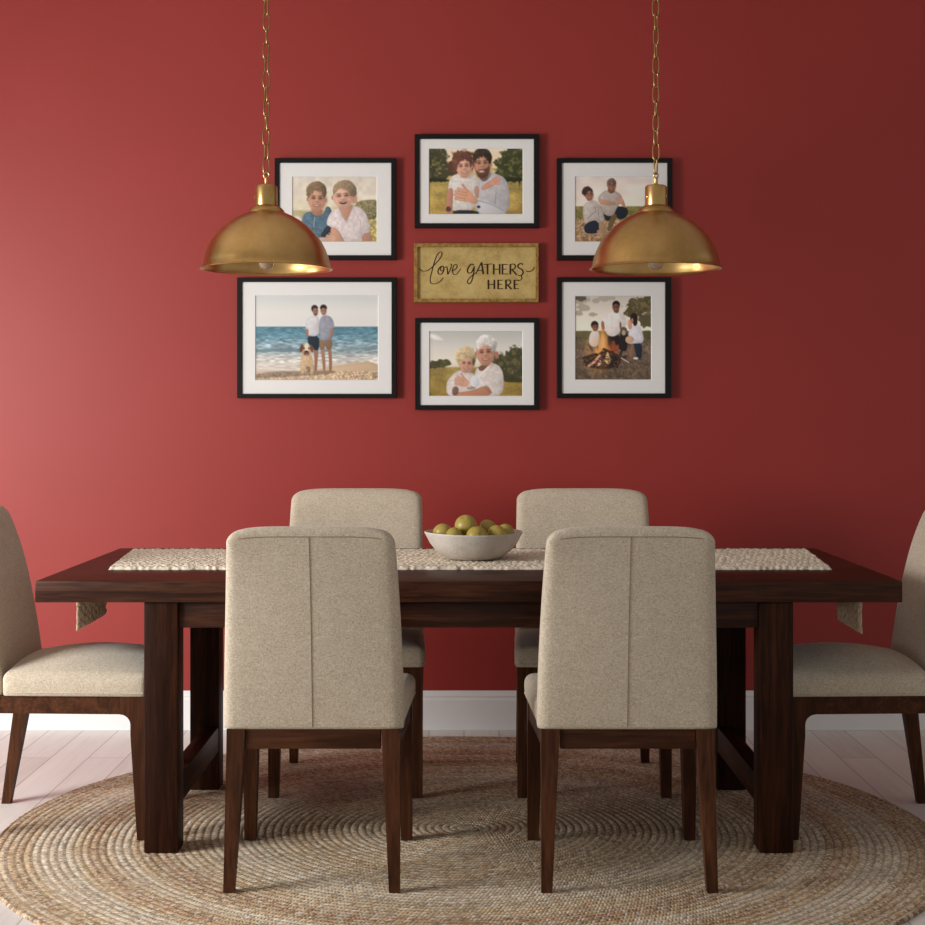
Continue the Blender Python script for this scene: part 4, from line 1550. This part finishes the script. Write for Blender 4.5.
# ------------------------------------------------------------------ sign
def build_sign():
    x0, x1, z1, z0 = wx(414.0), wx(538.8), wz(243.0), wz(302.2)
    cx, cz = (x0 + x1) / 2, (z0 + z1) / 2
    t = empty('wall_sign', (cx, FACE, cz))
    tag(t, 'antique gold wooden sign with brown lettering between the framed photographs', 'sign')
    ax0, ax1, az1, az0 = wx(417.7) - cx, wx(535.6) - cx, wz(247.0) - cz, wz(298.4) - cz
    bm = bmesh.new()
    bevel_ring(bm, x0 - cx, x1 - cx, z0 - cz, z1 - cz, ax0, ax1, az0, az1, 0.0, 0.0292, 0.013)
    from_bm('sign_frame', bm, M['gold_frame'], t, smooth=False)
    bm = bmesh.new()
    add_box(bm, ax0 - 0.002, ax1 + 0.002, 0.011, 0.020, az0 - 0.002, az1 + 0.002)
    from_bm('sign_board', bm, M['gold'], t, smooth=False)
    k = 1.0 / 6.379

    def w(u, v):
        return wx(405 + u * k) - cx, wz(235 + v * k) - cz

    def spline(pts, n=10):
        P = [np.array(q, float) for q in pts]
        P = [2 * P[0] - P[1]] + P + [2 * P[-1] - P[-2]]
        out = []
        for i in range(1, len(P) - 2):
            a, b, c, d = P[i - 1], P[i], P[i + 1], P[i + 2]
            for j in range(n):
                s = j / n
                out.append(0.5 * ((2 * b) + (-a + c) * s + (2 * a - 5 * b + 4 * c - d) * s * s + (-a + 3 * b - 3 * c + d) * s ** 3))
        out.append(P[-2])
        return out
    bm = bmesh.new()
    cnt = [0]

    def stroke(pts, wa, wb=None, curve=True):
        wb = wa if wb is None else wb
        q = spline(pts) if curve and len(pts) > 2 else [np.array(v, float) for v in pts]
        if len(q) == 2:
            q = [q[0] + (q[1] - q[0]) * s for s in np.linspace(0, 1, 6)]
        n = len(q)
        cnt[0] += 1
        y = 0.0106 - 0.00002 * cnt[0]
        L, R = [], []
        for i in range(n):
            d = q[min(i + 1, n - 1)] - q[max(i - 1, 0)]
            d = d / (np.linalg.norm(d) + 1e-9)
            # broad-nib feel: downstrokes a little heavier
            heavy = 0.75 + 0.45 * abs(d[1])
            ww = (wa + (wb - wa) * i / (n - 1)) * 0.54 * heavy
            nx, ny = -d[1] * ww, d[0] * ww
            a, b = w(q[i][0] + nx, q[i][1] + ny), w(q[i][0] - nx, q[i][1] - ny)
            L.append((a, b))
        rows = [[bm.verts.new((a[0], y, a[1])), bm.verts.new((b[0], y, b[1]))] for a, b in L]
        grid_faces(bm, rows)

    # "Love" in script
    stroke([(90, 212), (105, 226), (130, 228), (160, 214), (195, 180), (225, 145), (236, 115), (225, 106), (205, 125), (186, 175), (170, 235), (160, 280),
            (166, 305), (190, 310), (220, 298), (245, 270)], 5.5, 5)
    stroke([(240, 196), (222, 205), (210, 228), (216, 247), (234, 246), (246, 225), (244, 200), (232, 200), (226, 220), (238, 228), (252, 214)], 7, 5)
    stroke([(252, 205), (266, 202), (270, 222), (272, 250)], 6, 6)
    stroke([(272, 250), (286, 225), (297, 190), (290, 182)], 6, 5)
    stroke([(297, 228), (322, 216), (333, 196), (322, 186), (308, 200), (303, 230), (312, 250), (332, 245), (356, 212)], 6.5, 4)
    # "GATHERS"
    stroke([(440, 190), (424, 184), (405, 204), (398, 228), (408, 242), (426, 234), (440, 206)], 8, 6)
    stroke([(442, 196), (438, 240), (428, 285), (412, 310), (400, 302), (402, 284), (430, 255), (456, 238)], 6, 5)
    stroke([(452, 246), (470, 210), (488, 172)], 6, 6)
    stroke([(488, 172), (494, 210), (500, 248)], 8.5, 8.5)
    stroke([(464, 226), (480, 224), (497, 226)], 6, 6)
    stroke([(500, 186), (530, 184), (556, 183)], 6.5, 6.5)
    stroke([(526, 185), (527, 250)], 8.5, 8)
    stroke([(566, 183), (566, 250)], 8.5, 8)
    stroke([(604, 183), (604, 250)], 8.5, 8)
    stroke([(566, 217), (604, 216)], 6, 6)
    stroke([(622, 183), (622, 250)], 8.5, 8)
    for v, e in ((186, 656), (216, 648), (247, 658)):
        stroke([(622, v), (e, v)], 6.5, 6)
    stroke([(672, 183), (672, 250)], 8.5, 8)
    stroke([(672, 186), (694, 184), (705, 198), (696, 214), (674, 219)], 6.5, 6)
    stroke([(682, 219), (698, 236), (714, 254)], 8, 7)
    stroke([(752, 186), (738, 180), (722, 190), (724, 206), (744, 218), (754, 236), (742, 256), (722, 256)], 7.5, 6)
    stroke([(740, 258), (746, 270), (740, 284), (722, 292)], 5, 4)
    stroke([(772, 228), (792, 232), (815, 222), (826, 202)], 6.5, 4)
    # "HERE"
    stroke([(532, 284), (532, 344)], 8.5, 8)
    stroke([(570, 284), (570, 344)], 8.5, 8)
    stroke([(532, 313), (570, 313)], 6, 6)
    stroke([(594, 284), (594, 344)], 8.5, 8)
    for v, e in ((287, 624), (313, 618), (341, 626)):
        stroke([(594, v), (e, v)], 6.5, 6)
    stroke([(644, 284), (644, 344)], 8.5, 8)
    stroke([(644, 287), (666, 286), (674, 300), (664, 314), (646, 317)], 6.5, 6)
    stroke([(654, 317), (666, 330), (680, 345)], 8, 8)
    stroke([(698, 284), (698, 344)], 8.5, 8)
    for v, e in ((287, 726), (313, 720), (341, 728)):
        stroke([(698, v), (e, v)], 6.5, 6)
    for f in bm.faces:
        f.normal_update()
    me = bpy.data.meshes.new('lettering')
    bm.to_mesh(me)
    bm.free()
    link('lettering', me, M['ink'], t, smooth=False)


build_sign()

# ------------------------------------------------------------------ light
def area(name, loc, target, size, power, col, size_y=None):
    l = bpy.data.lights.new(name, 'AREA')
    l.shape = 'RECTANGLE' if size_y else 'SQUARE'
    l.size = size
    if size_y:
        l.size_y = size_y
    l.energy = power
    l.color = col
    o = bpy.data.objects.new(name, l)
    COL.objects.link(o)
    o.location = loc
    o.rotation_euler = (Vector(target) - Vector(loc)).to_track_quat('-Z', 'Y').to_euler()
    return o


key = area('window_light', (-3.2, 3.1, 1.45), (-0.2, 5.0, 0.85), 1.1, 81, (1.0, 0.98, 0.95), 1.2)
area('low_fill_light', (-3.7, 4.9, 0.50), (0.9, 5.7, 0.05), 0.7, 12.5, (1.0, 0.985, 0.965), 0.6).data.spread = math.radians(120)  # added fill with no real source, lifts baseboard, floor and lower wall
key.data.spread = math.radians(150)

w = bpy.data.worlds.new('World')
SC.world = w
w.use_nodes = True
bg = w.node_tree.nodes['Background']
bg.inputs[0].default_value = (1.0, 0.985, 0.965, 1)
bg.inputs[1].default_value = 0.37

# ------------------------------------------------------------------ camera
cam = bpy.data.cameras.new('Camera')
co = bpy.data.objects.new('Camera', cam)
COL.objects.link(co)
co.location = (0, 0, EYE)
co.rotation_euler = (PI / 2, 0, 0)
cam.sensor_fit = 'HORIZONTAL'
cam.sensor_width = 36.0
cam.lens = 1500.0 / 925.0 * 36.0
cam.shift_x = -(464.0 - 462.5) / 925.0
cam.shift_y = -(462.5 - 415.0) / 925.0
SC.camera = co
SC.view_settings.view_transform = 'Standard'
SC.view_settings.look = 'None'
SC.view_settings.exposure = 0.0
SC.view_settings.gamma = 1.0
